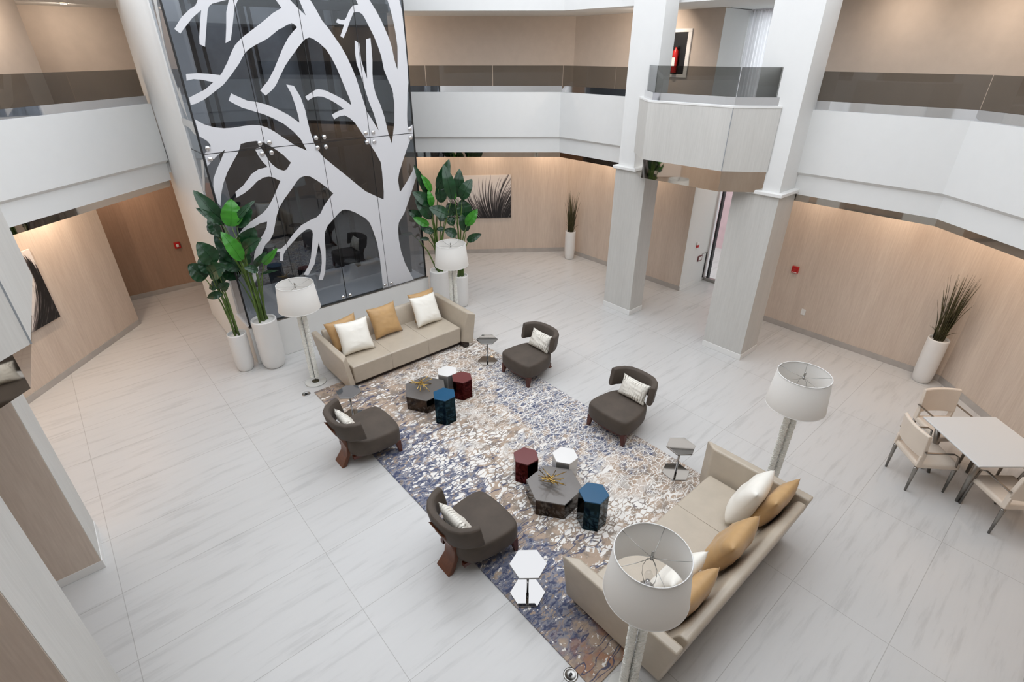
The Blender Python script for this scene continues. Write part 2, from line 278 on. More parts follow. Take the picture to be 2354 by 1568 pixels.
PALMS= {'tall_left':((1.97,8.62),0.9,[((1.79,8.71,2.53),(1.54,8.86,3.05),0.23,1),((1.85,8.6,2.51),(1.96,8.63,2.9),0.3,3),((1.92,8.66,2.5),(2.19,8.56,2.72),0.26,1),((1.91,8.64,2.52),(2.23,8.46,2.87),0.11,2),((1.77,8.67,2.54),(1.49,8.77,2.82),0.12,1),((1.72,8.83,2.32),(1.66,9.02,2.61),0.16,1),((1.85,8.85,1.87),(1.69,9.06,2.31),0.29,0),((1.86,8.52,1.99),(1.7,8.59,2.46),0.23,3),((1.95,8.7,2.08),(2.17,8.58,2.43),0.3,0),((1.92,8.6,2.09),(2.17,8.38,2.31),0.22,2),((2.03,8.56,1.84),(2.21,8.41,2.07),0.11,1),((2.11,8.36,1.91),(2.3,8.13,2.18),0.12,3),((2.03,8.43,1.8),(1.85,8.46,1.89),0.13,4),((2.08,8.53,1.7),(2.3,8.33,1.77),0.05,4),((1.85,8.79,1.75),(1.69,9.0,2.04),0.33,0),((1.82,8.89,1.59),(1.68,9.07,1.78),0.31,0),((1.68,8.87,2.35),(1.63,8.98,2.53),0.14,4),((1.98,8.74,1.83),(1.98,8.81,2.09),0.15,1)]),'short_left':((1.55,8.82),0.7,[((1.53,8.77,1.95),(1.39,8.83,2.31),0.29,2),((1.37,8.91,1.7),(1.2,8.93,1.97),0.29,4),((1.49,8.87,1.78),(1.36,8.99,2.0),0.27,1),((1.41,8.81,1.78),(1.64,8.61,1.93),0.29,2),((1.53,8.84,1.57),(1.38,8.96,1.53),0.2,0),((1.5,8.79,1.52),(1.63,8.68,1.62),0.15,1),((1.51,8.79,1.44),(1.3,8.9,1.39),0.13,4),((1.5,9.0,1.61),(1.7,8.88,1.74),0.23,0)]),'tall_right':((5.5,8.62),0.88,[((5.4,8.7,2.42),(5.2,8.75,2.99),0.14,1),((5.44,8.61,2.49),(5.29,8.67,2.81),0.13,3),((5.62,8.65,2.5),(5.84,8.52,3.04),0.23,4),((5.76,8.39,2.33),(5.7,8.52,2.97),0.23,1),((5.66,8.61,2.24),(5.67,8.67,2.6),0.23,0),((5.4,8.57,2.22),(5.37,8.6,2.52),0.14,3),((5.42,8.62,2.24),(5.12,8.75,2.5),0.24,1),((5.42,8.62,1.97),(5.15,8.72,2.35),0.24,1),((5.6,8.33,2.05),(5.31,8.52,2.22),0.24,4),((5.29,8.8,1.97),(5.04,8.88,2.13),0.18,2),((5.34,8.63,1.84),(5.09,8.78,2.01),0.16,3),((5.4,8.58,1.7),(5.21,8.74,1.8),0.15,4),((5.13,8.94,1.65),(4.92,8.99,1.66),0.07,4),((5.35,8.68,1.55),(5.19,8.76,1.57),0.08,1),((5.62,8.51,1.73),(5.5,8.62,1.74),0.11,1),((5.68,8.53,1.92),(5.57,8.63,2.05),0.22,0)]),'short_right':((5.92,8.46),0.7,[((5.97,8.48,2.32),(6.04,8.49,2.85),0.23,4),((5.99,8.4,2.29),(6.18,8.3,2.67),0.25,4),((5.94,8.57,1.96),(5.83,8.67,2.18),0.29,0),((6.08,8.39,1.9),(6.05,8.48,2.27),0.31,0),((5.99,8.27,1.8),(6.16,8.12,2.12),0.2,3),((6.05,8.35,1.65),(5.97,8.42,2.0),0.22,0),((5.89,8.55,1.77),(5.76,8.66,1.9),0.21,0),((6.02,8.31,1.46),(6.21,8.08,1.62),0.16,1),((5.86,8.45,1.57),(5.68,8.6,1.7),0.2,1),((5.87,8.44,2.3),(5.82,8.48,2.54),0.09,3)])}

# ---------------------------------------------------------------- the setting
mb = MB(); mb.faces([(-4.5, -5, 0), (15, -5, 0), (15, 15.5, 0), (-4.5, 15.5, 0), (-4.5, -5, -.2), (15, -5, -.2), (15, 15.5, -.2), (-4.5, 15.5, -.2)], [(0, 1, 2, 3), (7, 6, 5, 4), (0, 4, 5, 1), (1, 5, 6, 2), (2, 6, 7, 3), (3, 7, 4, 0)])
struct(mb.build('floor', M['floor']), 'white streaked porcelain tile floor of the atrium')
RIN = [(8.86, 1.5), (8.86, 8.56), (5.35, 11.62), (1.6, 11.05), (-1.44, 8.4), (-1.44, 1.0), (.6, -2.0), (6.2, -2.0)]
ROUT = [(11.42, -1), (11.42, 11), (8, 15.3), (-1, 15.3), (-4.4, 11), (-4.4, -2), (-1, -4.9), (9, -4.9)]
RIN2 = [(8.86, 1.9), (8.6, 8.35), (5.36, 11.3), (1.6, 11.05), (-1.44, 8.4), (-.9, 2.4), (1.3, .3), (6.4, -.5)]  # near side of the unseen upper opening pulled inward to block skylight
def ring_slab(name, z0, z1, mat, rin=RIN):
    mb = MB(); n = 8
    vs = [(p[0], p[1], z) for z in (z0, z1) for q in (rin, ROUT) for p in q]; fs = []
    for i in range(n):
        j = (i + 1) % n
        fs += [(i, j, 8 + j, 8 + i), (16 + i, 24 + i, 24 + j, 16 + j), (i, 16 + i, 16 + j, j), (8 + i, 8 + j, 24 + j, 24 + i)]
    mb.faces(vs, fs); return struct(mb.build(name, mat))
ring_slab('ceiling', 2.96, 3.5, M['white'])
ring_slab('ceiling_2', 5.52, 6.05, M['white'], RIN2)

# perimeter walls, built once per floor: lower wood veneer, upper wallcovering
WR = [(10.15, 3.95), (10.15, .82), (7.2, -2.3)]
WN = [(7.2, -2.3), (.2, -2.6), (-2.75, .4), (-2.75, 8.4)]
WL = [(-2.75, 8.4), (.47, 12.01), (.5, 13.45)]
WB = [(.5, 13.45), (5.4, 13.45), (5.9, 12.66)]
WM = [(5.9, 12.66), (10.15, 9.47), (10.15, 5.823)]
for nm, pts, m0 in (('right', WR, 'wood'), ('near', WN, 'wood'), ('left', WL, 'wood'), ('corridor', WB, 'brown'), ('back', WM, 'wood')):
    sgn = -1 if nm in () else 1
    d = {'right': 1, 'near': 1, 'left': 1, 'corridor': 1, 'back': 1}[nm]
    a, b = (0, .18)
    if nm in ('right', 'near'): pass
    mb = MB(); strip(mb, pts, 0, .18 if nm in ('left', 'corridor', 'back') and False else (.18), 0, 2.97)
    struct(mb.build('wall_' + nm, M[m0]))
    mb = MB(); strip(mb, pts, 0, .18, 3.49, 5.53); struct(mb.build('wall_upper_' + nm, M['tanwall']))
    mb = MB(); strip(mb, pts, -.012, .004, 0, .11); struct(mb.build('baseboard_' + nm, M['stone']))
# entrance recess on the right
mb = MB(); mb.box((10.153, 5.82, 0), (11.3, 6.0, 2.97)); wr = struct(mb.build('wall_recess', M['white'])); 
mb = MB(); mb.box((10.153, 5.82, 3.49), (11.3, 6.0, 5.51)); struct(mb.build('wall_upper_recess', M['white']))
mb = MB(); mb.box((10.16, 3.79, 0), (11.3, 3.95, 2.97)); struct(mb.build('wall_recess_side', M['white']))
mb = MB(); mb.box((10.16, 3.79, 3.49), (11.3, 3.95, 5.51)); struct(mb.build('wall_upper_recess_side', M['white']))
mb = MB(); mb.box((10.165, 5.804, 0), (10.78, 5.819, .1)); struct(mb.build('baseboard_recess', M['white2']))
def window(name, z0, z1, rails):
    w = bpy.data.objects.new(name, None); C.objects.link(w); w.location = (11.22, 4.885, z0); struct(w)
    h = z1 - z0
    mb = MB(); mb.box((-.05, -.93, 0), (.05, .93, .07)); mb.box((-.05, -.93, h - .07), (.05, .93, h)); mb.build('frame', M['steel'], w)
    for y in (-.92, -.31, .31, .84):
        mb = MB(); mb.box((-.045, y - .02, .07), (.045, y + .02, h - .07)); mb.build('mullion', M['shaftdark'], w)
    mb = MB(); mb.box((-.006, -.9, .07), (.006, .9, h - .07)); mb.build('pane', M['clear'], w)
window('window_1', 0.0, 2.96, 0); window('window_2', 3.5, 5.5, 0)
mb = MB(); mb.box((13.6, 3.0, -.1), (13.8, 10.5, 3.7)); struct(mb.build('wall_outside', M['pink']), 'pink stucco wall seen outside the entrance window')

# balcony fascias
def fascia(name, pts, z0, label):
    mb = MB(); h = 1.22
    # lower band sits back a little under a soft overhang
    for (d0, za, zb) in ((.055, z0, z0 + .30), ):
        strip(mb, pts, d0, .26, za, zb)
    strip(mb, pts, 0, .26, z0 + .335, z0 + h)
    a = offset_line(pts, 0); b = offset_line(pts, .055); n = len(pts)
    vs = [(p[0], p[1], z0 + .335) for p in a] + [(p[0], p[1], z0 + .29) for p in b]
    mb.faces(vs, [(i, i + 1, n + i + 1, n + i) for i in range(n - 1)])
    return struct(mb.build(name, M['white']), label)
FR = [(6.2, -1.9), (8.78, 1.5), (8.78, 3.45)][::-1]
FM = [(5.3, 11.55), (8.78, 8.52), (8.78, 6.35)]
FL = [(-1.36, 6.25), (-1.36, 8.36), (1.66, 10.95)]
FN = [(6.2, -1.9), (.6, -1.9), (-1.36, 1.0), (-1.36, 3.3)]
RUNS = dict(right=FR, back=FM, left=FL, near=FN)
tl2 = RIN2 + RIN2[:1]
mb = MB(); strip(mb, tl2[::-1], .02, .2, 6.04, 6.7); struct(mb.build('wall_balcony_top', M['white']))
for nm, pts in RUNS.items():
    fascia('wall_balcony_' + nm, pts, 2.85, 'white second floor balcony front, %s side' % nm)
    mb = MB(); strip(mb, pts, .10, .13, 2.74, 2.86); struct(mb.build('trim_mirror_' + nm, M['mirror']))

def railing(pts, label, cuts, z=4.07):
    """glass balustrade: steel shoe and separate panes, gaps at cuts (distance along each leg)"""
    r = thing('glass_railing', label, 'railing', (pts[0][0], pts[0][1], z), 0, 'glass railings along the balconies')
    o = Vector((pts[0][0], pts[0][1], z))
    mb = MB(); strip(mb, [(p[0] - o.x, p[1] - o.y) for p in pts], .05, .12, 0, .12); mb.build('base_shoe', M['chrome'], r)
    q = offset_line(pts, .08)
    for i in range(len(q) - 1):
        a, b = Vector(q[i]), Vector(q[i + 1]); L = (b - a).length; e = (b - a) / L
        cs = [0] + [c for c in cuts[i] if 0 < c < L] + [L]
        for k in range(len(cs) - 1):
            p0 = a + e * (cs[k] + .006) - o.xy; p1 = a + e * (cs[k + 1] - .006) - o.xy
            mb = MB(); strip(mb, [tuple(p0), tuple(p1)], -.006, .006, .12, .50); mb.build('glass_panel', M['railglass'], r)
    return r
railing(FR, 'smoked glass railing on the balcony right of the two entrance pillars', [[.0], [1.3, 2.6]])
railing(FM, 'smoked glass railing on the balcony between the tree tower and the pillars', [[1.76, 3.17], [1.4]])
railing(FL, 'smoked glass railing on the balcony left of the tree tower', [[1.2], [1.38, 2.75]])

# pillars
def pillar(x0, y0, x1, y1, label, name='pillar', tan=False):
    p = bpy.data.objects.new(name, None); C.objects.link(p); p.location = ((x0 + x1) / 2, (y0 + y1) / 2, 0); struct(p, label)
    hx, hy = (x1 - x0) / 2, (y1 - y0) / 2; hxu = hx - .03
    mb = MB(); mb.box((-hx, -hy, 0), (hx, hy, 2.88)); mb.build('veneer_casing', M['greywood'], p)
    mb = MB(); mb.box((-hx - .008, -hy - .008, 0), (hx + .008, hy + .008, .11)); mb.build('base_band', M['white2'], p, .004)
    mb = MB(); mb.box((-hx - .05, -hy - .05, 2.875), (hx + .05, hy + .05, 2.935)); mb.build('trim', M['white2'], p, .012)
    mb = MB(); mb.prism([(-hx + .03, -hy + .03), (min(hx - .03, hxu), -hy + .03), (min(hx - .03, hxu), hy - .03), (-hx + .03, hy - .03)], 2.93, 6.7); mb.build('upper_shaft', M['white'], p)
    if tan:
        mb = MB(); mb.box((-hx + .0, -hy - .007, .105), (hx - .004, -hy + .01, 2.875)); mb.build('side_panel', M['wood'], p)['label'] = 'tan wood side'
    return p
pillar(8.28, 3.34, 8.86, 4.08, 'pale wood pillar right of the entrance, white above')
pillar(8.25, 5.77, 8.67, 6.46, 'pale wood pillar left of the entrance, white above')
pillar(-1.5, 5.63, -.86, 6.32, 'far pillar at the left edge, tan front and light side', tan=True)
pillar(-1.5, 3.02, -.86, 3.9, 'nearest pillar in the lower left corner', tan=True)
# bay balconies between the pillars
def bay(mirror, label, lname):
    f = (lambda p: (7.42 - p[0], p[1])) if mirror else (lambda p: p)
    P = [f(p) for p in [(8.29, 3.62), (7.83, 4.11), (7.77, 5.55), (8.29, 6.12)]]
    if not mirror: P = P
    s = 1 if mirror else -1
    b = bpy.data.objects.new('trim_' + lname, None); C.objects.link(b); b.location = (P[1][0], P[1][1], 2.9); struct(b, label)
    o = Vector((P[1][0], P[1][1])); Q = [(p[0] - o.x, p[1] - o.y) for p in P]
    mb = MB(); strip(mb, Q, 0, s * .2, .31, 1.2); mb.build('veneer_front', M['greywood'], b)
    mb = MB(); strip(mb, Q, s * (.11 if mirror else .025), s * .16, 0, .32); mb.build('mirror_band', M['mirror'], b)
    mb = MB(); strip(mb, Q, -s * .006, s * .24, 1.2, 1.225); mb.build('cap', M['white2'], b)
    for q, k in ((Q[1], 1),):
        mb = MB(); mb.box((q[0] - .006 - .0, q[1] - .004, .31), (q[0] + .006, q[1] + .004, 1.2)); mb.build('joint', M['shaft'], b)
    mb = MB(); mb.prism(offset_line(Q, s * .21) + [(Q[3][0] - s * 1.6, Q[3][1]), (Q[0][0] - s * 1.6, Q[0][1])], .32, .6); mb.build('deck', M['white'], b)
    return P, s
P, s_ = bay(False, 'pale wood bay balcony with mirror underside between the entrance pillars', 'bay_right')
r = thing('glass_railing', 'smoked glass railing on the wood bay balcony above the entrance', 'railing', (P[1][0], P[1][1], 4.125), 0, 'glass railings along the balconies')
Q = [(p[0] - P[1][0], p[1] - P[1][1]) for p in P]
mb = MB(); strip(mb, Q, -.06, -.13, 0, .115); mb.build('base_shoe', M['chrome'], r)
q = offset_line(Q, -.095)
for i in range(3):
    a, b = Vector(q[i]), Vector(q[i + 1]); e = (b - a).normalized() * .006
    mb = MB(); strip(mb, [tuple(a + e), tuple(b - e)], -.006, .006, .115, .5); mb.build('glass_panel', M['railglass'], r)
bay(True, 'pale wood bay balcony at the left edge', 'bay_left')

# white wing wall beside the tower
mb = MB(); mb.prism([(1.68, 11.5), (1.66, 10.1), (1.72, 9.75), (1.80, 9.56), (2.15, 9.56), (2.15, 11.5)], 0, 6.7)
struct(mb.build('wall_tower_side', M['white'], None, .05, 3, angle=.2), 'white wing wall left of the glass tower')

# ---------------------------------------------------------------- glass tower with the tree
TX0, TX1, TY, TZ0, TZ1, TZM = 1.79, 5.31, 8.85, .70, 6.6, 3.52
tw = thing('glass_tower', 'tall grey glass lift tower with white tree graphic', 'tower', (3.55, 8.85, 0))
def tl_(p): return (p[0] - 3.55, p[1] - 8.85, p[2])
mb = MB(); mb.box(tl_((TX0 - .03, TY - .03, 0)), tl_((TX1 + .03, 11.2, TZ0))); mb.build('plinth', M['white2'], tw, .01)
mb = MB(); mb.box(tl_((TX0 - .03, TY - .035, TZ0)), tl_((TX1 + .03, TY + .05, TZ0 + .015))); mb.build('sill', M['steel'], tw)
xs = [TX0, 2.67, 3.55, 4.43, TX1]
for (za, zb) in ((TZ0 + .015, TZM), (TZM, TZ1)):
    for i in range(4):
        mb = MB(); mb.box(tl_((xs[i] + .005, TY, za + .005)), tl_((xs[i + 1] - .005, TY + .014, zb - .005))); mb.build('glass_pane', M['towerglass'], tw)
    mb = MB(); mb.box(tl_((TX0, TY + .02, za + .005)), tl_((TX0 + .014, 9.55, zb - .005))); mb.build('glass_pane', M['towerglass'], tw)
    mb = MB(); mb.box(tl_((TX1 - .014, TY + .02, za + .005)), tl_((TX1, 11.0, zb - .005))); mb.build('glass_pane', M['towerglass'], tw)
for x in xs[1:-1]:
    mb = MB(); mb.box(tl_((x - .004, TY - .006, TZ0 + .015)), tl_((x + .004, TY + .012, TZ1))); mb.build('joint', M['black'], tw)
mb = MB(); mb.box(tl_((TX0, TY - .0065, TZM - .005)), tl_((TX1, TY + .012, TZM + .005))); mb.build('joint', M['black'], tw)
for x in (TX0, TX1):
    mb = MB(); mb.box(tl_((x - .012, TY - .002, TZ0 + .015)), tl_((x + .012, TY + .022, TZ1))); mb.build('corner_joint', M['black'], tw)
mb = MB(); mb.box(tl_((TX0 + .002, TY + .03, TZM - .006)), tl_((TX0 + .012, 9.55, TZM + .006))); mb.build('joint', M['black'], tw)
mb = MB()
for poly in DECAL:
    n = len(poly); y0, y1 = TY - .0045, TY - .001
    tris = geometry.tessellate_polygon([[Vector((p[0], p[1], 0)) for p in poly]])
    vs = [tl_((p[0], y0, p[1])) for p in poly] + [tl_((p[0], y1, p[1])) for p in poly]
    mb.faces(vs, [tuple(t) for t in tris] + [tuple(i + n for i in t) for t in tris] + [(i, (i + 1) % n, n + (i + 1) % n, n + i) for i in range(n)])
mb.build('tree_graphic', M['film'], tw)
mb = MB()
for poly in SIDE:
    n = len(poly); x0, x1 = TX0 - .004, TX0 - .001
    tris = geometry.tessellate_polygon([[Vector((p[0], p[1], 0)) for p in poly]])
    vs = [tl_((x0, p[0], p[1])) for p in poly] + [tl_((x1, p[0], p[1])) for p in poly]
    mb.faces(vs, [tuple(t) for t in tris] + [tuple(i + n for i in t) for t in tris] + [(i, (i + 1) % n, n + (i + 1) % n, n + i) for i in range(n)])
mb.build('side_graphic', M['sidefilm'], tw)
# point fixings where panes meet
def bolts(x, z, offs):
    for dx, dz in offs:
        mb = MB(); X, Y, Z = tl_((x + dx, TY, z + dz)); seg = 12; rings = []
        for r_, d in ((.036, .0), (.039, .014), (.031, .026), (.010, .032)):
            rings.append([(X + r_ * math.cos(2 * PI * k / seg), Y - d, Z + r_ * math.sin(2 * PI * k / seg)) for k in range(seg)])
        mb.rings(rings); mb.build('glass_fixing', M['chrome'], tw)
Q4 = [(-.07, .075), (.07, .075), (-.07, -.075), (.07, -.075)]
for x in xs[1:-1]: bolts(x, TZM, Q4)
bolts(TX0, TZM, [(.08, .075), (.08, -.075)]); bolts(TX1, TZM, [(-.08, .075), (-.08, -.075)])
for x in xs[1:-1]: bolts(x, TZ0, [(-.07, .08), (.07, .08)])
# inside of the shaft
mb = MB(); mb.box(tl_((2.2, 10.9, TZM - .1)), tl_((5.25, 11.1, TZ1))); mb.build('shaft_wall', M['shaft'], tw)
mb = MB(); mb.box(tl_((2.2, 10.6, TZ0)), tl_((5.25, 11.1, TZM - .1))); mb.build('shaft_wall', M['shaftshade'], tw)  # lower back wall painted darker for the dim lower shaft
mb = MB(); mb.box(tl_((5.12, 9.3, TZ0)), tl_((5.25, 10.9, TZ1))); mb.build('shaft_wall', M['shaftshade'], tw)  # added dark wall so the glass at the right end looks dark
mb = MB(); mb.box(tl_((TX0 + .03, 9.75, TZ0)), tl_((2.2, 11.0, TZ1))); mb.build('shaft_wall', M['white2'], tw)  # painted white so the left inner wall looks lit
for x, w_, y in ((2.45, .05, 10.7), (2.62, .03, 10.75), (3.25, .07, 10.5), (3.4, .03, 10.6), (4.2, .2, 10.6), (4.55, .08, 10.4), (4.95, .1, 10.7)):
    mb = MB(); mb.box(tl_((x - w_ / 2, y - .05, TZ0)), tl_((x + w_ / 2, y + .05, TZ1))); mb.build('guide_rail', M['shaftdark'], tw)
for z in (TZM - .08, 5.45):
    mb = MB(); mb.box(tl_((2.2, TY + .3, z - .06)), tl_((5.2, TY + .42, z + .06))); mb.build('cross_beam', M['shaftdark'], tw)

# ---------------------------------------------------------------- carpet
t = NT('branch_pattern_carpet'); b = t.b; b.inputs['Roughness'].default_value = .95; b.inputs['Specular IOR Level'].default_value = .1
v = t.coord()
def warp(vec, scale, amp, detail):
    nw = t.noise(vec, scale, detail); nv = t.n('ShaderNodeVectorMath', operation='MULTIPLY_ADD')
    t.l(nw.outputs['Color'], nv.inputs[0]); nv.inputs[1].default_value = (amp, amp, 0); t.l(vec, nv.inputs[2]); return nv.outputs[0]
wv0 = warp(v, 1.3, .16, 2); wv1 = warp(wv0, 4.0, .10, 3); wv2 = warp(warp(wv1, 17, .05, 3), 55, .012, 2)
def vor(vec, scale, sx, sy, feat, rot=0.0):
    mp = t.n('ShaderNodeMapping'); mp.inputs['Scale'].default_value = (sx, sy, 0); mp.inputs['Rotation'].default_value = (0, 0, rot); t.l(vec, mp.inputs[0])
    nd = t.n('ShaderNodeTexVoronoi', feature=feat, voronoi_dimensions='2D'); nd.inputs['Scale'].default_value = scale
    t.l(mp.outputs[0], nd.inputs['Vector']); return nd
def step(x, a0, a1): return t.ramp(x, [(a0, (0, 0, 0)), (a1, (1, 1, 1))])
def inv(x): return t.math('SUBTRACT', 1.0, x)
BLUE, DBLUE, TAN, TAUPE, WHITE, HAZE, RUST = lin((110, 114, 132)), lin((72, 78, 104)), lin((176, 156, 138)), lin((142, 129, 117)), lin((232, 228, 222)), lin((138, 138, 146)), lin((172, 128, 100))
sx = t.n('ShaderNodeSeparateXYZ'); t.l(wv1, sx.inputs[0]); px, py = sx.outputs[0], sx.outputs[1]
def blob(cx, cy, rx, ry):
    a = t.math('POWER', t.math('ABSOLUTE', t.math('DIVIDE', t.math('SUBTRACT', px, cx), rx)), 2); c = t.math('POWER', t.math('ABSOLUTE', t.math('DIVIDE', t.math('SUBTRACT', py, cy), ry)), 2)
    return t.math('MAXIMUM', t.math('SUBTRACT', 1.0, t.math('ADD', a, c)), 0.0)
def mx(*q):
    r = q[0]
    for k in q[1:]: r = t.math('MAXIMUM', r, k)
    return r
def add(a, b_): return t.math('ADD', a, b_)
def mul(a, b_): return t.math('MULTIPLY', a, b_)
# coordinates are metres from the carpet's centre: +x towards the pillars, +y towards the glass tower
mpw = t.n('ShaderNodeMapping'); mpw.inputs['Scale'].default_value = (.7, 1.15, 1); mpw.inputs['Location'].default_value = (3.1, 1.7, .5); t.l(wv1, mpw.inputs[0]); wvw = mpw.outputs[0]
nB = t.noise(wvw, 19, 4, .65).outputs[0]
n1 = t.noise(v, 1.6, 3).outputs[0]; n2 = t.noise(v, 5.5, 4).outputs[0]; n3 = t.noise(t.coord((9, 22, 1)), 2.0, 3).outputs[0]
ve = vor(wv2, 16.5, .60, 1.12, 'DISTANCE_TO_EDGE').outputs['Distance']; vc = vor(wv2, 16.5, .60, 1.12, 'F1').outputs['Color']
vf = vor(wv2, 36, .70, 1.1, 'DISTANCE_TO_EDGE').outputs['Distance']; vfc = vor(wv2, 36, .70, 1.1, 'F1').outputs['Color']
vt = vor(wv0, 3.6, .15, 1.0, 'DISTANCE_TO_EDGE', .12).outputs['Distance']
sc_ = t.n('ShaderNodeSeparateColor'); t.l(vc, sc_.inputs[0]); r1, r2, r3 = sc_.outputs
sf = t.n('ShaderNodeSeparateColor'); t.l(vfc, sf.inputs[0]); q1, q2, q3 = sf.outputs
bluez = mx(blob(-1.4, .35, 1.2, 1.6), blob(1.35, .3, .95, 2.0), blob(-1.15, -1.75, .7, 1.0), mul(blob(.5, -.6, .9, .9), .6))
bl = step(add(mul(bluez, .42), n2), .60, .74)
# ground between the lines
g = t.mix(step(n2, .44, .56), TAN, TAUPE)
g = t.mix(mul(bl, step(nB, .40, .46)), g, t.mix(step(q2, .45, .5), BLUE, HAZE))
g = t.mix(mul(mul(bl, step(nB, .56, .60)), .9), g, DBLUE)
rust = mul(blob(-.9, -2.9, 1.1, .75), step(n2, .5, .6)); g = t.mix(mul(rust, .9), g, RUST)
# left and near: white cells netted by tan and blue twigs
whz = add(mx(mul(blob(-.35, .3, 1.2, 1.7), .66), mul(blob(.25, -1.45, 1.1, 1.1), .80), mul(blob(-.5, 2.1, 1.6, 1.0), .34)), .05)
nW = t.noise(wvw, 10, 4, .6).outputs[0]
wc = mul(step(add(add(nW, mul(t.math('SUBTRACT', whz, .5), .34)), mul(t.math('SUBTRACT', r1, .5), .16)), .50, .525), step(ve, .08, .115))
# right side: thin white twigs over the coloured ground
rz = step(add(add(mul(px, .22), mul(py, .03)), n1), .50, .62)
tw_ = mul(rz, inv(step(ve, .045, .065)))
tf_ = mul(mul(rz, inv(step(vf, .05, .08))), step(r3, .5, .55))
mpt = t.n('ShaderNodeMapping'); mpt.inputs['Scale'].default_value = (.55, 1.5, 1); t.l(v, mpt.inputs[0]); nt = t.noise(mpt.outputs[0], 1.7, 3, .6).outputs[0]
def strand(freq, amp, w0, w1, off):
    u = add(add(mul(py, freq), mul(px, .5)), add(mul(nt, amp), off))
    return inv(step(t.math('ABSOLUTE', t.math('SUBTRACT', t.math('FRACT', u), .5)), w0, w1))
brk = t.noise(t.coord((1.2, 5, 1)), 2.2, 2).outputs[0]
wt = mul(mul(mx(strand(4.2, 4.5, .035, .055, .2), strand(7.3, 6.5, .03, .05, .6)), step(brk, .44, .52)), step(add(mul(px, .3), n1), .44, .52))
dt_ = mul(mul(mx(strand(4.2, 4.5, .03, .05, .7), strand(6.3, 6.0, .03, .05, .1)), step(brk, .40, .48)), inv(step(add(mul(px, .3), n1), .42, .50)))
chips = step(t.noise(wv2, 26, 3, .6).outputs[0], .64, .67)
col = t.mix(chips, g, WHITE)
col = t.mix(mul(wc, inv(mul(rz, .65))), col, WHITE)
col = t.mix(mx(mul(tw_, .95), mul(tf_, .85), mul(wt, .95)), col, WHITE)
col = t.mix(mul(dt_, .85), col, DBLUE)
t.l(col, b.inputs['Base Color']); pile = t.noise(v, 320, 2); t.bump(pile.outputs[0], .003, .4)
mb = MB(); mb.box((-1.52, -2.97, 0), (1.52, 2.97, .012))
tag(mb.build('area_rug', t.m, None, .004, loc=(3.66, 4.36, .0005)), 'large rug with blue, taupe and white branch pattern on the tile floor', 'rug')

# ---------------------------------------------------------------- sofas
def make_sofa(label):
    s = thing('sofa', label, 'sofa', group='champagne leather sofas')
    W = 1.25
    mb = MB(); mb.box((-1.06, -.40, .085), (1.06, .42, .40)); st = mb.build('seat', M['leather'], s, .022, 3)
    for x in (-.36, .36):
        mb = MB(); mb.tube([(x, -.38, .402), (x, .405, .402), (x, .4215, .385), (x, .4215, .10)], .0028, 6); mb.build('seam', M['leather'], st)
    prof = [(-.50, .085), (-.62, .66), (-.60, .69), (-.535, .69), (-.51, .66), (-.37, .38), (-.37, .085)]
    mb = MB(); mb.rings([[(x * (1.0 if True else 1), y, z) for (y, z) in prof] for x in (-1.10, 1.10)], smooth=False); mb.build('backrest', M['leather'], s, .016, 3)
    for sg in (-1, 1):
        # arm: leans out, its front end cut at a slant so the outer corner reaches forward
        lo_in, lo_out, hi_in, hi_out = 1.06 * sg, 1.205 * sg, 1.165 * sg, 1.27 * sg
        vs = [(lo_out, -.50, .085), (lo_in, -.50, .085), (lo_in, .44, .085), (lo_out, .60, .085),
              (hi_out, -.62, .70), (hi_in, -.62, .70), (hi_in, .50, .69), (hi_out, .63, .69)]
        mb = MB(); mb.faces(vs, [(0, 1, 2, 3), (4, 5, 6, 7), (0, 1, 5, 4), (1, 2, 6, 5), (2, 3, 7, 6), (3, 0, 4, 7)]); mb.build('arm', M['leather'], s, .022, 3)
    mb = MB(); mb.box((-1.10, -.46, .0128), (1.10, .36, .088)); mb.build('plinth', M['darkbase'], s)
    for sg in (-1, 1):
        mb = MB(); mb.box((sg * 1.11 - .05, .30, .0128), (sg * 1.11 + .05, .53, .088)); mb.build('foot', M['darkbase'], s)
    return s
sofa = make_sofa('champagne leather sofa set against the glass tower')
sofa.location = (3.77, 7.42, 0); sofa.rotation_euler.z = PI
dup(sofa, (3.775, 1.545, 0), 0, 'champagne leather sofa nearest the camera, seen from behind its back')

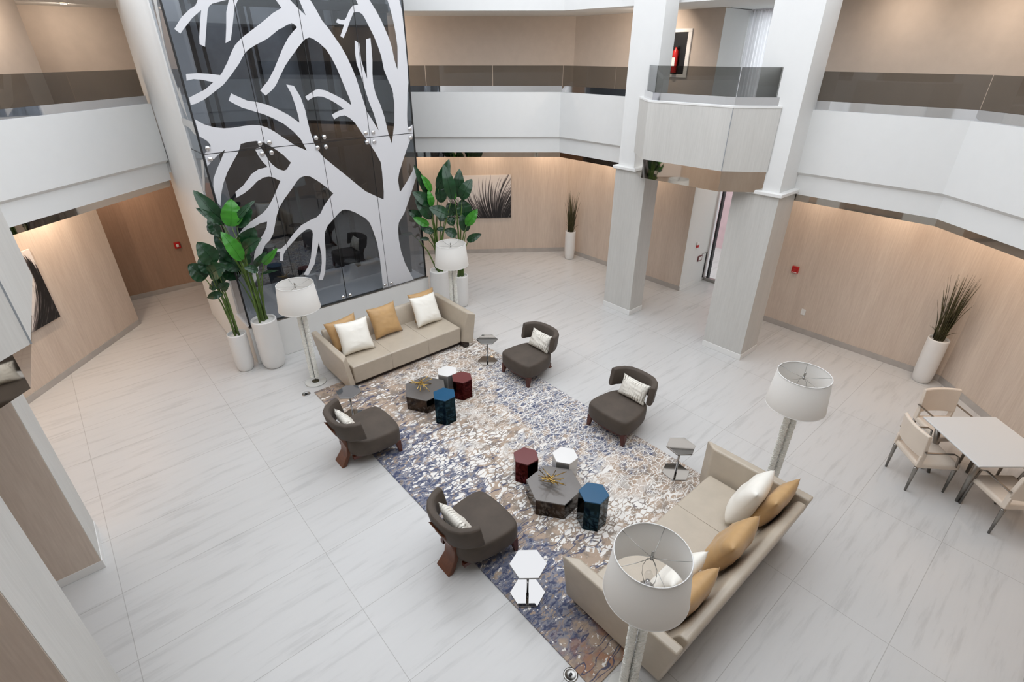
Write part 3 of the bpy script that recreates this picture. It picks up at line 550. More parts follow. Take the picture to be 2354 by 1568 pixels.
def pillow_mesh(w, h, d, nu=22, nv=22, mat=None, name='cushion', seed=0):
    rnd = random.Random(seed); mb = MB(); ph = [rnd.uniform(0, 6) for _ in range(6)]
    top, bot = {}, {}
    def P(i, j, sg):
        u = -1 + 2 * i / nu; v = -1 + 2 * j / nv
        # sides pulled in between pointed corners
        x = w / 2 * u * (1 - .09 * (1 - v * v)); y = h / 2 * v * (1 - .09 * (1 - u * u))
        e = max(0, (1 - u ** 4)) ** .62 * max(0, (1 - v ** 4)) ** .62
        rr = math.hypot(u, v); k = math.atan2(v, u)
        cr = abs(noise.noise(Vector((u * 1.6 + seed, v * 4.2 + u * 1.2, sg * 3.0 + seed * 1.7)))) - .25
        wr = .022 * cr * (.35 + .65 * min(1, rr)) + .010 * noise.noise(Vector((u * 1.3, v * 1.1, seed * 2.3 + sg)))
        sag = .012 * (1 - v)
        return (x, y, sg * (d / 2 * e * (1 + .25 * (-v) * .5) + (wr + sag * .5) * e))
    for sg, dct in ((1, top), (-1, bot)):
        for i in range(nu + 1):
            for j in range(nv + 1):
                if sg < 0 and (i in (0, nu) or j in (0, nv)): dct[i, j] = top[i, j]
                else: dct[i, j] = mb.bm.verts.new(P(i, j, sg))
    for dct, fl in ((top, False), (bot, True)):
        for i in range(nu):
            for j in range(nv):
                q = [dct[i, j], dct[i + 1, j], dct[i + 1, j + 1], dct[i, j + 1]]
                f = mb.bm.faces.new(q[::-1] if fl else q); f.smooth = True
    return mb
def cushion(bot, topp, w, h, d, mat, label, face, roll=0.0, name='cushion', cat='cushion', group='cushions on the leather sofas', seed=1, piping=None):
    """stands on bot (mid of lower edge), leans to topp (mid of upper edge); face = rough front direction"""
    b, tp = Vector(bot), Vector(topp); Y = (tp - b).normalized(); Z = Vector(face); Z = (Z - Y * Z.dot(Y)).normalized(); X = Y.cross(Z)
    if roll: Rm = Matrix.Rotation(roll, 3, Z); X = Rm @ X; Y = Rm @ Y
    c = b + (tp - b) / 2
    o = pillow_mesh(w, h, d, mat=mat, seed=seed).build(name, mat)
    o.matrix_world = Matrix(((X.x, Y.x, Z.x, c.x), (X.y, Y.y, Z.y, c.y), (X.z, Y.z, Z.z, c.z), (0, 0, 0, 1)))
    return tag(o, label, cat, group)
G, Wc = M['gold'], M['cream']
far = (0, -1, .35); near = (0, 1, .35)
cushion((2.97, 7.60, .42), (2.93, 7.80, .90), .56, .54, .17, G, 'gold cushion half hidden behind the white one at the left end of the far sofa', far, seed=2)
cushion((3.02, 7.36, .415), (3.03, 7.60, .91), .56, .56, .19, Wc, 'white cushion at the left end of the far sofa', (-.1, -1, .35), -.03, seed=3)
cushion((3.69, 7.58, .415), (3.70, 7.79, .91), .56, .56, .19, G, 'gold cushion alone in the middle of the far sofa', (.05, -1, .35), .03, seed=4)
cushion((4.56, 7.66, .42), (4.57, 7.86, .92), .56, .54, .16, G, 'gold cushion half hidden behind the white one at the right end of the far sofa', far, .03, seed=5)
cushion((4.47, 7.45, .415), (4.50, 7.70, .91), .57, .56, .19, Wc, 'white cushion at the right end of the far sofa', (.12, -1, .35), .03, seed=6)
cushion((4.66, 1.27, 0.415), (4.68, 1.09, 0.89), .56, .54, .18, G, 'gold cushion behind the white one beside the right arm of the near sofa', near, -.02, seed=7)
cushion((4.51, 1.48, 0.415), (4.61, 1.29, 0.92), .57, .57, .22, Wc, 'white cushion leaning against a gold one on the near sofa, right end', (-.1, 1, .35), -.05, seed=8)
cushion((3.82, 1.31, 0.415), (3.86, 1.11, 0.90), .58, .56, .22, G, 'gold cushion in the middle of the near sofa', (-.06, 1, .35), -.03, seed=9)
cushion((3.05, 1.26, 0.415), (3.04, 1.08, 0.89), .56, .54, .2, G, 'gold cushion at the left end of the near sofa beside the lamp shade', near, .02, seed=10)
cushion((3.13, 1.47, 0.415), (3.12, 1.23, 0.90), .56, .54, .19, Wc, 'white cushion seen through the open top of the nearest lamp shade', near, .02, seed=11)

# ---------------------------------------------------------------- lounge chairs
def make_chair(label):
    c = thing('lounge_chair', label, 'armchair', group='taupe lounge chairs around the rug')
    # seat: thick pad, bowed front, bulging sides, narrower at the back
    N = 48; out = []
    for i in range(N):
        a = 2 * PI * i / N; ca, sa = math.cos(a), math.sin(a)
        pw = 9.0 if ca > 0 else 4.0; k = (abs(ca) ** pw + abs(sa) ** pw) ** (-1 / pw)
        x = .33 * k * ca; y = .355 * k * sa
        y *= 1.0 - .22 * max(0, (.15 - x) / .48) ** 1.6; x += .035 * (1 - (y / .355) ** 2) * (1 if x > 0 else 0)
        out.append((x + .06, y))
    rings = []
    for f, z in ((.90, .175), (.96, .185), (.985, .21), (1.0, .27), (1.0, .36), (.99, .395), (.965, .412), (.92, .421), (.8, .428), (.5, .436), (.2, .439)):
        rings.append([((x - .06) * f + .06, y * f, z) for x, y in out])
    mb = MB(); mb.rings(rings); mb.build('seat', M['velvet'], c)
    # floating curved back band
    path = [(-.10, -.385), (-.19, -.36), (-.29, -.30), (-.36, -.20), (-.385, -.07), (-.385, .07), (-.36, .20), (-.29, .30), (-.19, .36), (-.10, .385)]
    inner = offset_line(path, -.085); inn = offset_line(path, .085)
    side = inner if inner[4][0] > path[4][0] else inn
    mb = MB(); rings = []
    for (ox, oy), (ix, iy) in zip(path, side):
        m = ((ox + ix) / 2, (oy + iy) / 2)
        pr = []
        for (s_, z) in ((0, .53), (.10, .505), (.5, .495), (.9, .505), (1, .53), (1, .735), (.88, .765), (.5, .775), (.12, .765), (0, .735)):
            lean = -.05 * (z - .50) / .27 if True else 0
            pr.append((ox + (ix - ox) * s_ + lean, oy + (iy - oy) * s_, z))
        rings.append(pr)
    mb.rings(rings); mb.build('backrest', M['velvet'], c, .012, 2)
    # single saber plank behind
    prof = [(-.40, .0), (-.335, .0), (-.25, .14), (-.235, .26), (-.29, .44), (-.375, .62), (-.44, .66), (-.415, .60), (-.335, .42), (-.285, .27), (-.30, .15)]
    half = [.115, .115, .095, .09, .105, .12, .125, .12, .105, .09, .095]
    n = len(prof); vs = [(x, -h, z) for (x, z), h in zip(prof, half)] + [(x, h, z) for (x, z), h in zip(prof, half)]
    fs = [(i, (i + 1) % n, n + (i + 1) % n, n + i) for i in range(n)] + [tuple(range(n)), tuple(range(n, 2 * n))[::-1]]
    mb = MB(); mb.faces(vs, fs); mb.build('rear_leg', M['walnut'], c, .008, 2)
    for sg in (-1, 1):
        mb = MB(); a = [(.36 + dx, sg * .315 + dy) for dx, dy in ((-.022, -.022), (.022, -.022), (.022, .022), (-.022, .022))]
        tp_ = [(.335 + dx, sg * .295 + dy) for dx, dy in ((-.04, -.04), (.04, -.04), (.04, .04), (-.04, .04))]
        mb.prism(a, .0128, .20, top=tp_); mb.build('front_leg', M['mahog'], c, .006, 2)
    mb = MB(); mb.prism([(.36, -.28), (.39, 0), (.36, .28), (.32, .28), (.345, 0), (.32, -.28)], .14, .195); mb.box((-.26, -.22, .14), (.34, -.17, .19)); mb.box((-.26, .17, .14), (.34, .22, .19))
    mb.build('seat_rail', M['mahog'], c)
    return c
ch = make_chair('taupe lounge chair on the right side of the rug, nearer the far sofa')
ch.location = (5.20, 5.48, 0); ch.rotation_euler.z = PI
dup(ch, (5.21, 3.55, 0), PI, 'taupe lounge chair on the right side of the rug, nearer the near sofa')
dup(ch, (2.11, 5.49, 0), 0, 'taupe lounge chair on the left side of the rug, nearer the far sofa')
dup(ch, (2.23, 3.23, 0), 0, 'taupe lounge chair on the left side of the rug, nearer the near sofa')
# patterned lumbar cushions
t = NT('feather_print_cushion'); b = t.b; b.inputs['Roughness'].default_value = .6
v = t.coord(); wv = t.n('ShaderNodeTexWave', wave_type='BANDS', bands_direction='X'); wv.inputs['Scale'].default_value = 9; wv.inputs['Distortion'].default_value = 7; wv.inputs['Detail'].default_value = 3; wv.inputs['Detail Scale'].default_value = 1.5
t.l(v, wv.inputs[0]); zn = t.noise(v, 5, 2)
f = t.math('MULTIPLY', t.ramp(wv.outputs[0], [(.12, (1, 1, 1)), (.3, (0, 0, 0))]), t.ramp(zn.outputs[0], [(.45, (.08, .08, .08)), (.62, (.9, .9, .9))]))
t.l(t.mix(f, lin((226, 221, 210)), lin((120, 112, 98))), b.inputs['Base Color']); M['feather'] = t.m
def lumbar(cx, cy, sx, label, seed):
    cushion((cx - .12 * sx, cy, .435), (cx - .235 * sx, cy, .70), .47, .31, .13, M['feather'], label, (sx, 0, .4), 0, 'lumbar_cushion', 'cushion', 'printed cushions on the lounge chairs', seed)
lumbar(5.20, 5.46, -1, 'printed cream cushion in the right side lounge chair nearer the far sofa', 21)
lumbar(5.21, 3.53, -1, 'printed cream cushion in the right side lounge chair nearer the near sofa', 22)
lumbar(2.11, 5.49, 1, 'printed cream cushion in the left lounge chair nearer the far sofa', 23)
lumbar(2.23, 3.23, 1, 'printed cream cushion in the left lounge chair nearest the camera', 24)

# ---------------------------------------------------------------- hexagonal tables and stools
def hexpts(R, rot, c=(0, 0)): return [(c[0] + R * math.cos(rot + k * PI / 3), c[1] + R * math.sin(rot + k * PI / 3)) for k in range(6)]
def hexblock(name, label, cat, c, R, h, rot, mats, group):
    d = thing(name, label, cat, (c[0], c[1], .0125), rot, group)
    mb = MB(); mb.prism(hexpts(R * .985, 0), 0, h - .016); mb.build('body', M[mats[0]], d, .004, 2)
    mb = MB(); mb.prism(hexpts(R, 0), h - .016, h); mb.build('top', M[mats[1]], d, .004, 2)
    return d
r0 = math.radians(-2)
for (n_, gx, gy, bx, by, rx, ry, wx, wy, tag_) in (('far', 3.38, 5.94, 3.35, 5.36, 3.91, 5.70, 3.87, 6.05, 'far sofa'), ('near', 3.43, 3.17, 3.52, 2.64, 3.44, 3.69, 3.855, 3.40, 'near sofa')):
    rr = 0.0 if n_ == 'far' else math.radians(6)
    g = 'hexagonal stools around the coffee tables'
    hexblock('coffee_table', 'low gunmetal hexagonal coffee table in front of the %s' % tag_, 'coffee table', (gx, gy), .345, .24, rr, ('bodygun', 'gun'), 'hexagonal coffee tables')
    hexblock('side_stool', 'petrol blue hexagonal stool beside the coffee table of the %s' % tag_, 'stool', (bx, by), .175, .445, rr, ('bodyblue', 'blue'), g)
    hexblock('side_stool', 'burgundy hexagonal stool beside the coffee table of the %s' % tag_, 'stool', (rx, ry), .17, .335, rr - (.17 if n_ == 'near' else 0), ('bodyburg', 'burg'), g)
    hexblock('side_stool', 'white hexagonal stool beside the coffee table of the %s' % tag_, 'stool', (wx, wy), .17, .30, rr - .05, ('bodywhite', 'lacquer'), g)
def sticks(c, z, label, seed):
    rnd = random.Random(seed); mb = MB(); low = 9
    segs = []
    for k in range(13):
        th = rnd.uniform(0, 2 * PI); ph = rnd.uniform(-.45, .6); L = rnd.uniform(.15, .21)
        d = Vector((math.cos(th) * math.cos(ph), math.sin(th) * math.cos(ph), math.sin(ph)))
        o = Vector((rnd.uniform(-.03, .03), rnd.uniform(-.03, .03), rnd.uniform(-.02, .03))); segs.append((o - d * L * rnd.uniform(.4, .9), o + d * L))
    lo = min(min(a.z, b_.z) for a, b_ in segs)
    for a, b_ in segs: mb.tube([a - Vector((0, 0, lo - .006)), b_ - Vector((0, 0, lo - .006))], .0052, 6)
    o = mb.build('stick_sculpture', M['brass'], None, loc=(c[0], c[1], z)); tag(o, label, 'ornament', 'brass stick ornaments')
sticks((3.34, 5.98), .2535, 'spiky brass stick ornament on the coffee table of the far sofa', 31)
sticks((3.40, 3.21), .2535, 'spiky brass stick ornament on the coffee table of the near sofa', 32)

# mirror polished drink tables
def drink(c, label, first=None, rot=math.radians(-40)):
    if first: return dup(first, (c[0], c[1], .0125), rot, label)
    d = thing('drink_table', label, 'side table', (c[0], c[1], .0125), rot, 'polished steel drink tables')
    mb = MB(); mb.prism(hexpts(.18, 0), 0, .012); mb.build('base', M['darkchrome'], d, .002)
    mb = MB(); mb.lathe([(.013, .012), (.013, .425)], 16); mb.build('stem', M['darkchrome'], d)
    mb = MB(); mb.prism(hexpts(.185, 0), .425, .445); mb.build('top', M['darkchrome'], d, .002)
    return d
d1 = drink((4.86, 6.25), 'steel hexagonal drink table at the right end of the far sofa')
drink((2.33, 6.33), 'steel hexagonal drink table at the left end of the far sofa', d1)
drink((4.96, 2.45), 'steel hexagonal drink table by the right arm of the near sofa', d1)
drink((2.33, 2.44), 'steel hexagonal drink table by the left arm of the near sofa', d1)

# ---------------------------------------------------------------- crystal floor lamps
def make_lamp(label):
    l = thing('floor_lamp', label, 'floor lamp', group='crystal floor lamps beside the sofas')
    mb = MB(); mb.lathe([(.165, 0), (.17, .004), (.17, .016), (.165, .02)], 40); mb.build('base', M['acrylic'], l)
    mb = MB(); mb.lathe([(.058, .0205), (.058, .026), (.02, .03)], 24); mb.build('base_plate', M['stalkbrown'], l)
    mb = MB(); mb.lathe([(.006, .03), (.006, 1.40)], 10); mb.build('rod', M['chrome'], l)
    for sg in (-1, 1):
        rnd = random.Random(40 + sg); seg = 13; rings = []
        a0 = -YAW
        ux, uy = math.cos(a0), math.sin(a0); nx, ny = -uy, ux
        K = 190
        for k in range(K + 1):
            z = .10 + (1.36 - .10) * k / K
            ring = []
            for i in range(seg):
                a = 2 * PI * i / seg; r_ = rnd.uniform(.80, 1.12)
                du = (.041 + .036 * math.cos(a) * r_) * 1.0; dn = .030 * math.sin(a) * r_
                du = sg * du; ring.append((ux * du + nx * dn, uy * du + ny * dn, z + rnd.uniform(-.004, .004)))
            rings.append(ring)
        mb = MB(); mb.rings(rings, smooth=False); mb.build('crystal_column', M['crystal'], l)
    mb = MB(); mb.lathe([(.31, 1.36), (.27, 1.76), (.266, 1.76), (.306, 1.36)], 56, cap0=False, cap1=False)
    bmesh.ops.remove_doubles(mb.bm, verts=mb.bm.verts[:], dist=1e-5)
    n = 56; sh = mb.build('shade', M['shade'], l)
    for z, r_ in ((1.76, .268), (1.36, .308)):
        mb = MB(); mb.tube([(r_ * math.cos(2 * PI * i / 56), r_ * math.sin(2 * PI * i / 56), z) for i in range(57)], .0045, 6); mb.build('rim', M['white2'], sh)
    mb = MB()
    for k in range(5):
        a = 2 * PI * k / 5 + .3; mb.tube([(0, 0, 1.715), (.13 * math.cos(a), .13 * math.sin(a), 1.725), (.267 * math.cos(a), .267 * math.sin(a), 1.752)], .0022, 5)
    mb.lathe([(.012, 1.70), (.012, 1.73)], 10); mb.build('shade_ring', M['steel'], sh)
    mb = MB(); mb.lathe([(.006, 1.73), (.011, 1.745), (.011, 1.775), (.004, 1.785)], 12); mb.build('finial', M['steel'], l)
    mb = MB(); mb.tube([(.0, -.02, 1.42), (0, -.055, 1.50), (0, -.06, 1.58), (0, -.035, 1.68), (0, 0, 1.71), (0, .035, 1.68), (0, .06, 1.58), (0, .055, 1.50), (0, .02, 1.42)], .0022, 6); mb.build('harp', M['steel'], l)
    mb = MB(); mb.lathe([(.055, 1.395), (.055, 1.402), (.018, 1.405), (.018, 1.46), (.015, 1.475)], 20); mb.build('socket', M['chrome'], l)
    mb = MB(); mb.lathe([(.014, 1.475), (.018, 1.49), (.030, 1.52), (.031, 1.54), (.022, 1.56), (.006, 1.57)], 20); mb.build('bulb', M['bulb'], l)
    return l
lp = make_lamp('crystal floor lamp with white shade between palm pots and far sofa')
lp.location = (2.29, 7.62, 0)
dup(lp, (5.15, 7.63, 0), 0, 'crystal floor lamp with white shade in front of the right palm pots')
dup(lp, (5.50, 1.50, 0), 0, 'crystal floor lamp with white shade by the right arm of the near sofa')
dup(lp, (2.34, 1.20, 0), 0, 'largest crystal floor lamp, nearest the camera, shade open towards us')

# ---------------------------------------------------------------- planters
def leaf_part(mb, base, tip, w, rnd, cup=.22):
    b, tpp = Vector(base), Vector(tip); ax = tpp - b; L = ax.length; ax.normalize()
    vd = (Vector((0, 0, EYE)) - b).normalized(); nrm = (vd + Vector((rnd.uniform(-.3, .3), rnd.uniform(-.3, .3), rnd.uniform(0, .5)))); nrm = (nrm - ax * nrm.dot(ax)).normalized()
    sd = ax.cross(nrm); n = 12; rows = []
    arch = rnd.uniform(.05, .12) * L
    for i in range(n + 1):
        s = i / n; wd = w / 2 * (math.sin(PI * min(1, s * .97 + .03) ** .8) ** .72) * (1.0 if s < 1 else 0)
        c = b + ax * L * s + nrm * (arch * math.sin(PI * s) - arch * .6 * s * s)
        rp = .012 * math.sin(i * 2.3 + w * 40)
        rows.append([c + sd * wd * k + nrm * (wd * cup * abs(k) ** 1.4 + rp * abs(k)) for k in (-1, -.5, 0, .5, 1)])
    vs = [tuple(p) for r_ in rows for p in r_]; fs = []
    for i in range(n):
        for k in range(4): fs.append((i * 5 + k, i * 5 + k + 1, (i + 1) * 5 + k + 1, (i + 1) * 5 + k))
    mb.faces(vs, fs, 0, True)
    mb.tube([rows[i][2] + nrm * .002 for i in range(n)], [.006 * (1 - i / n) + .002 for i in range(n)], 5)
def pot(parent, r, h):
    mb = MB(); mb.lathe([(r * .74, 0), (r * .84, .03), (r * .93, .09), (r * .99, .2), (r, .35), (r, h - .02), (r * .985, h), (r * .87, h), (r * .86, h - .05)], 40, cap1=True); mb.build('pot', M['pot'], parent)
    mb = MB(); mb.lathe([(r * .86, h - .06), (r * .86, h - .03), (.01, h - .022)], 24); mb.build('fill', M['soil'], parent)
for key, r, lab in (('tall_left', .20, 'taller palm in a white cylinder pot left of the glass tower'), ('short_left', .15, 'shorter palm in a slim white pot left of the glass tower'),
                    ('tall_right', .20, 'taller palm in a white pot right of the glass tower, behind the lamp'), ('short_right', .15, 'palm in the slim white pot right of the tower, nearest the wall painting')):
    (cx, cy), h, LV = PALMS[key]; p = thing('potted_palm', lab, 'potted plant', (cx, cy, 0), 0, 'potted palms beside the glass tower')
    pot(p, r, h); rnd = random.Random(len(key)); o = Vector((cx, cy, 0))
    fol = MB(); lit_mb = MB()
    for (bs, tp_, w, shd) in LV:
        leaf_part(lit_mb if shd == 3 else fol, Vector(bs) - o, Vector(tp_) - o, w, rnd) if False else None
        b_, t_ = Vector(bs), Vector(tp_); tmp = lit_mb if shd == 3 else fol
        leaf_part(tmp, b_, t_, w, rnd)
        a = rnd.uniform(0, 2 * PI); rr = r * .35 * rnd.random() + .02
        p0 = Vector((cx + rr * math.cos(a), cy + rr * math.sin(a), h - .04)); ax = (t_ - b_).normalized()
        mid = p0.lerp(b_, .5) * .75 + (p0 + Vector((0, 0, (b_.z - h) * .7))) * .25
        st = MB(); st.tube([p0 - o, p0.lerp(mid, .5) - o, mid - o, mid.lerp(b_, .6) + Vector((0, 0, .02)) - o, b_ + ax * .03 - o], [.016, .014, .012, .009, .006], 6); st.build('stem', M['stalk'], p)
    for m_ in (fol, lit_mb):
        for vtx in m_.bm.verts: vtx.co -= o
    fol.build('foliage', M['leaf'], p, fixn=False)
    if len(lit_mb.bm.verts): lit_mb.build('lit_foliage', M['lit'], p, fixn=False)['label'] = 'bright green leaves, light painted in'
def grass_pot(c, r, h, top, seed, lab, spread):
    p = thing('grass_planter', lab, 'potted plant', (c[0], c[1], 0), 0, 'potted grasses along the walls'); pot(p, r, h); rnd = random.Random(seed); mb = MB()
    for k in range(70):
        a = rnd.uniform(0, 2 * PI); rr = r * .55 * math.sqrt(rnd.random()); L = (top - h) * rnd.uniform(.5, 1.0); out = spread * rnd.uniform(.2, 1.0) * (rr / r + .35)
        if k < 4: L *= .3; out = .16
        d = Vector((math.cos(a), math.sin(a), 0)); b0 = Vector((rr * math.cos(a), rr * math.sin(a), h - .04)); s_ = Vector((-d.y, d.x, 0)); w0 = .008
        pts = [b0 + d * out * (t_ ** 1.7) + Vector((0, 0, (L + .04) * (t_ - (.3 * t_ ** 2.5 if k < 4 else .06 * t_ ** 3)))) for t_ in (0, .25, .5, .75, 1)]
        for q_ in pts:
            wx, wy = c[0] + q_.x, c[1] + q_.y; ov = max(wx - 10.12, 0); q_.x -= ov
            k_ = ((wx - ov) * .726 - wy * .687) - (10.15 * .726 - .82 * .687) + .04
            if k_ > 0 and c[1] < 3: q_.x -= k_ * .726; q_.y += k_ * .687
        mb.tube(pts, [w0 * .6, w0 * .7, w0 * .6, w0 * .4, .001], 4)
    mb.build('grass_tuft', M['grass'], p)
grass_pot((9.82, 8.97), .135, .75, 1.85, 3, 'tall grass in a white pot in the corner by the left pillar', .16)
grass_pot((9.95, 1.02), .145, .80, 1.95, 4, 'tall grass in a white pot in the right hand corner by the dining table', .26)

# ---------------------------------------------------------------- dining set
dt = thing('dining_table', 'square white dining table at the right edge', 'dining table', (7.49, -.065, 0), math.radians(-41.5))
mb = MB(); mb.prism([(-.46, -.46), (.46, -.46), (.46, .46), (-.46, .46)], .725, .75); mb.build('top', M['tabletop'], dt, .03, 4)
for sx_ in (-1, 1):
    for sy_ in (-1, 1):
        mb = MB(); mb.tube([(sx_ * .25, sy_ * .25, 0), (sx_ * .33, sy_ * .33, .70)], [.019, .036], 16); mb.build('leg', M['pewter'], dt)
mb = MB(); mb.box((-.40, -.40, .695), (.40, .40, .726)); mb.build('apron', M['pewter'], dt)
def make_dining(label):
    d = thing('dining_chair', label, 'dining chair', group='ivory dining chairs around the white table')
    mb = MB(); mb.prism([(-.24, -.235), (.25, -.25), (.25, .25), (-.24, .235)], .375, .45); mb.build('seat', M['cream_up'], d, .025, 3)
    rings = []
    for i in range(9):
        y = -.24 + .48 * i / 8; bow = -.035 * (1 - (y / .24) ** 2)
        rings.append([(-.235 + bow - .0, y, .535), (-.185 + bow, y, .535), (-.225 + bow, y, .86), (-.245 + bow, y, .872), (-.272 + bow, y, .86)])
    mb = MB(); mb.rings(rings); mb.build('backrest', M['cream_up'], d, .008, 2)
    for sg in (-1, 1):
        mb = MB(); mb.prism([(-.25, sg * .225 - .014), (-.19, sg * .225 - .014), (-.19, sg * .225 + .014), (-.25, sg * .225 + .014)], .40, .56); mb.build('back_post', M['cream_up'], d, .006)
        mb = MB(); y = sg * .255
        pts = [(-.235, y, .635), (.10, y, .635), (.16, y, .60), (.185, y, .44)]
        for a, b_ in zip(pts, pts[1:]):
            pass
        rg = []
        for i, (x, yy, z) in enumerate(pts):
            dx, dz = ((1, 0), (.7, -.7), (.5, -.86), (0, -1))[i]; nx, nz = -dz, dx
            rg.append([(x + nx * .005, yy - .013, z + nz * .005), (x + nx * .005, yy + .013, z + nz * .005), (x - nx * .005, yy + .013, z - nz * .005), (x - nx * .005, yy - .013, z - nz * .005)])
        mb.rings(rg, smooth=False); mb.build('armrest', M['pewter'], d)
        for fx in (-.225, .225):
            mb = MB(); mb.lathe([(.013, 0), (.024, .36), (.024, .38)], 14, c=(fx + (.03 if fx > 0 else -.03) * 0, sg * .215, 0)); mb.build('leg', M['pewter'], d)
    return d
dc = make_dining('ivory dining chair on the camera side of the white table, nearest the floor lamp')
dc.location = (7.18, .38, 0); dc.rotation_euler.z = math.radians(-45)
dup(dc, (7.97, .38, 0), math.radians(-131), 'ivory dining chair behind the table, closest to the grass pot')
dup(dc, (7.13, -.43, 0), math.radians(48), 'ivory dining chair at the lower right edge of the picture')
dup(dc, (8.02, -.62, 0), math.radians(138), 'ivory dining chair beyond the table, cut off by the right edge')

# ---------------------------------------------------------------- pictures and devices on the walls
def painting_mat(name, seed, mode):
    t = NT(name); b = t.b; b.inputs['Roughness'].default_value = .5
    v = t.coord('Object' and (1, 1, 1)); sp = t.n('ShaderNodeSeparateXYZ'); t.l(v, sp.inputs[0]); x, z = sp.outputs[0], sp.outputs[2]
    cmb = t.n('ShaderNodeCombineXYZ')
    if mode == 'fan':   # hairs fan upward from a dark mass low on the right
        dx = t.math('SUBTRACT', x, .55); dz = t.math('ADD', z, .95)
        ang = t.math('ARCTAN2', dx, dz); rad = t.math('SQRT', t.math('ADD', t.math('MULTIPLY', dx, dx), t.math('MULTIPLY', dz, dz)))
        bend = t.math('ADD', ang, t.math('MULTIPLY', rad, -.3))
        dark = t.math('SUBTRACT', t.math('ADD', .05, t.math('MULTIPLY', x, .10)), t.math('MULTIPLY', z, .30))
        t.l(t.math('MULTIPLY', bend, 30), cmb.inputs[0]); t.l(t.math('MULTIPLY', rad, 1.0), cmb.inputs[1])
    else:               # a black sweep widening downward from the top, hairs along its edge
        zz = t.math('SUBTRACT', z, .28); cl = t.math('SUBTRACT', .62, t.math('MULTIPLY', t.math('MULTIPLY', zz, zz), .55))
        u = t.math('SUBTRACT', x, cl); cr = t.math('SUBTRACT', t.math('ADD', .08, t.math('MULTIPLY', t.math('SUBTRACT', .55, z), .55)), u)
        dark = t.math('MINIMUM', t.math('MULTIPLY', t.math('MINIMUM', u, cr), 2.6), .26)
        t.l(t.math('MULTIPLY', u, 34), cmb.inputs[0]); t.l(t.math('MULTIPLY', z, 2.0), cmb.inputs[1])
    cmb.inputs[2].default_value = seed
    nz = t.noise(cmb.outputs[0], 1.0, 4, .6)
    f = t.math('ADD', nz.outputs[0], dark)
    t.l(t.ramp(f, [(.50, lin((222, 215, 210))), (.58, lin((120, 112, 110))), (.68, lin((18, 16, 18)))]), b.inputs['Base Color'])
    return t.m
def painting(c, w, h, d, mat, label):
    """c centre, d = direction along the wall (unit, 2D), front faces the room"""
    p = thing('wall_painting', label, 'painting', (c[0], c[1], c[2]), math.atan2(d[1], d[0]), 'black and white paintings')
    mb = MB(); mb.box((-w / 2, -.035, -h / 2), (w / 2, -.004, h / 2)); mb.build('canvas', mat, p, .003)
    return p
e = Vector((10.15 - 8.05, 9.47 - 11.047)).normalized(); n_in = Vector((-.6, -.8))
q = Vector((8.96, 10.36)) + (-e) * .82
painting((q.x + -.6 * .006, q.y - .8 * .006, 1.53), 1.64, 1.10, (e.x, e.y), painting_mat('fan_stroke_painting', 2.0, 'fan'), 'black and white brush stroke painting behind the right palms')
e2 = Vector((.47 + 2.75, 12.01 - 8.4)).normalized(); q = Vector((-.61, 10.80)) - e2 * .8
painting((q.x + .01, q.y - .008, 1.555), 1.6, 1.17, (e2.x, e2.y), painting_mat('arc_stroke_painting', 5.0, 'arc'), 'black and white swirl painting on the left wood wall')
def device(name, label, cat, loc, rotz, boxes, group=None):
    d = thing(name, label, cat, loc, rotz, group)
    for (nm, a, b_, m_) in boxes:
        mb = MB(); mb.box(a, b_); mb.build(nm, M[m_], d, .004)
    return d
# local: +y into the wall, x along it
device('fire_alarm_strobe', 'red fire alarm on the wood wall right of the pillars', 'fire alarm', (10.148, 3.475, 1.205), -PI / 2, [('plate', (-.06, -.035, -.065), (.06, 0, .065), 'red'), ('strobe', (-.025, -.055, -.025), (.025, -.034, .035), 'clear'), ('label_strip', (-.045, -.0365, -.055), (.045, -.035, -.042), 'whitepl')])
device('wall_outlet', 'white wall outlet low on the wood wall right of the pillars', 'outlet', (10.148, 3.13, .44), -PI / 2, [('plate', (-.04, -.01, -.06), (.04, 0, .06), 'whitepl'), ('socket', (-.015, -.013, .008), (.015, -.009, .04), 'white2'), ('socket', (-.015, -.013, -.04), (.015, -.009, -.008), 'white2')])
device('fire_alarm_strobe', 'small red fire alarm on the brown corridor wall at left', 'fire alarm', (1.71, 13.448, 1.02), 0, [('plate', (-.06, -.035, -.07), (.06, 0, .07), 'red'), ('strobe', (-.025, -.055, -.03), (.025, -.034, .03), 'whitepl')])
device('fire_alarm_pull', 'small red and white alarm on the white wall of the entrance', 'fire alarm', (10.62, 5.818, 1.0), 0, [('plate', (-.04, -.03, 0), (.04, 0, .07), 'whitepl'), ('lever', (-.035, -.035, -.06), (.035, 0, .0), 'red')])
device('notice_frame', 'small red framed notice on the white wall of the entrance', 'sign', (10.83, 5.818, .63), 0, [('frame', (-.085, -.02, -.065), (.085, 0, .065), 'burg'), ('sheet', (-.06, -.024, -.04), (.06, -.019, .04), 'whitepl')])
device('wall_niche', 'low recessed opening beside the entrance window frame', 'niche', (11.05, 5.818, .0), 0, [('side_panel', (.05, -.012, .08), (.09, 0, .72), 'shaftdark'), ('head_panel', (-.14, -.010, .70), (.09, 0, .72), 'stone')])
device('fire_extinguisher_cabinet', 'white fire extinguisher cabinet recessed in the upper wall between the pillars', 'cabinet', (10.148, 6.72, 4.79), -PI / 2,
       [('frame', (-.30, -.03, .36), (.30, 0, .42), 'whitepl'), ('frame', (-.30, -.03, -.42), (.30, 0, -.36), 'whitepl'), ('frame', (-.30, -.03, -.36), (-.22, 0, .36), 'whitepl'), ('frame', (.22, -.03, -.36), (.30, 0, .36), 'whitepl'), ('back_panel', (-.22, -.008, -.36), (.22, 0, .36), 'shaftdark')])
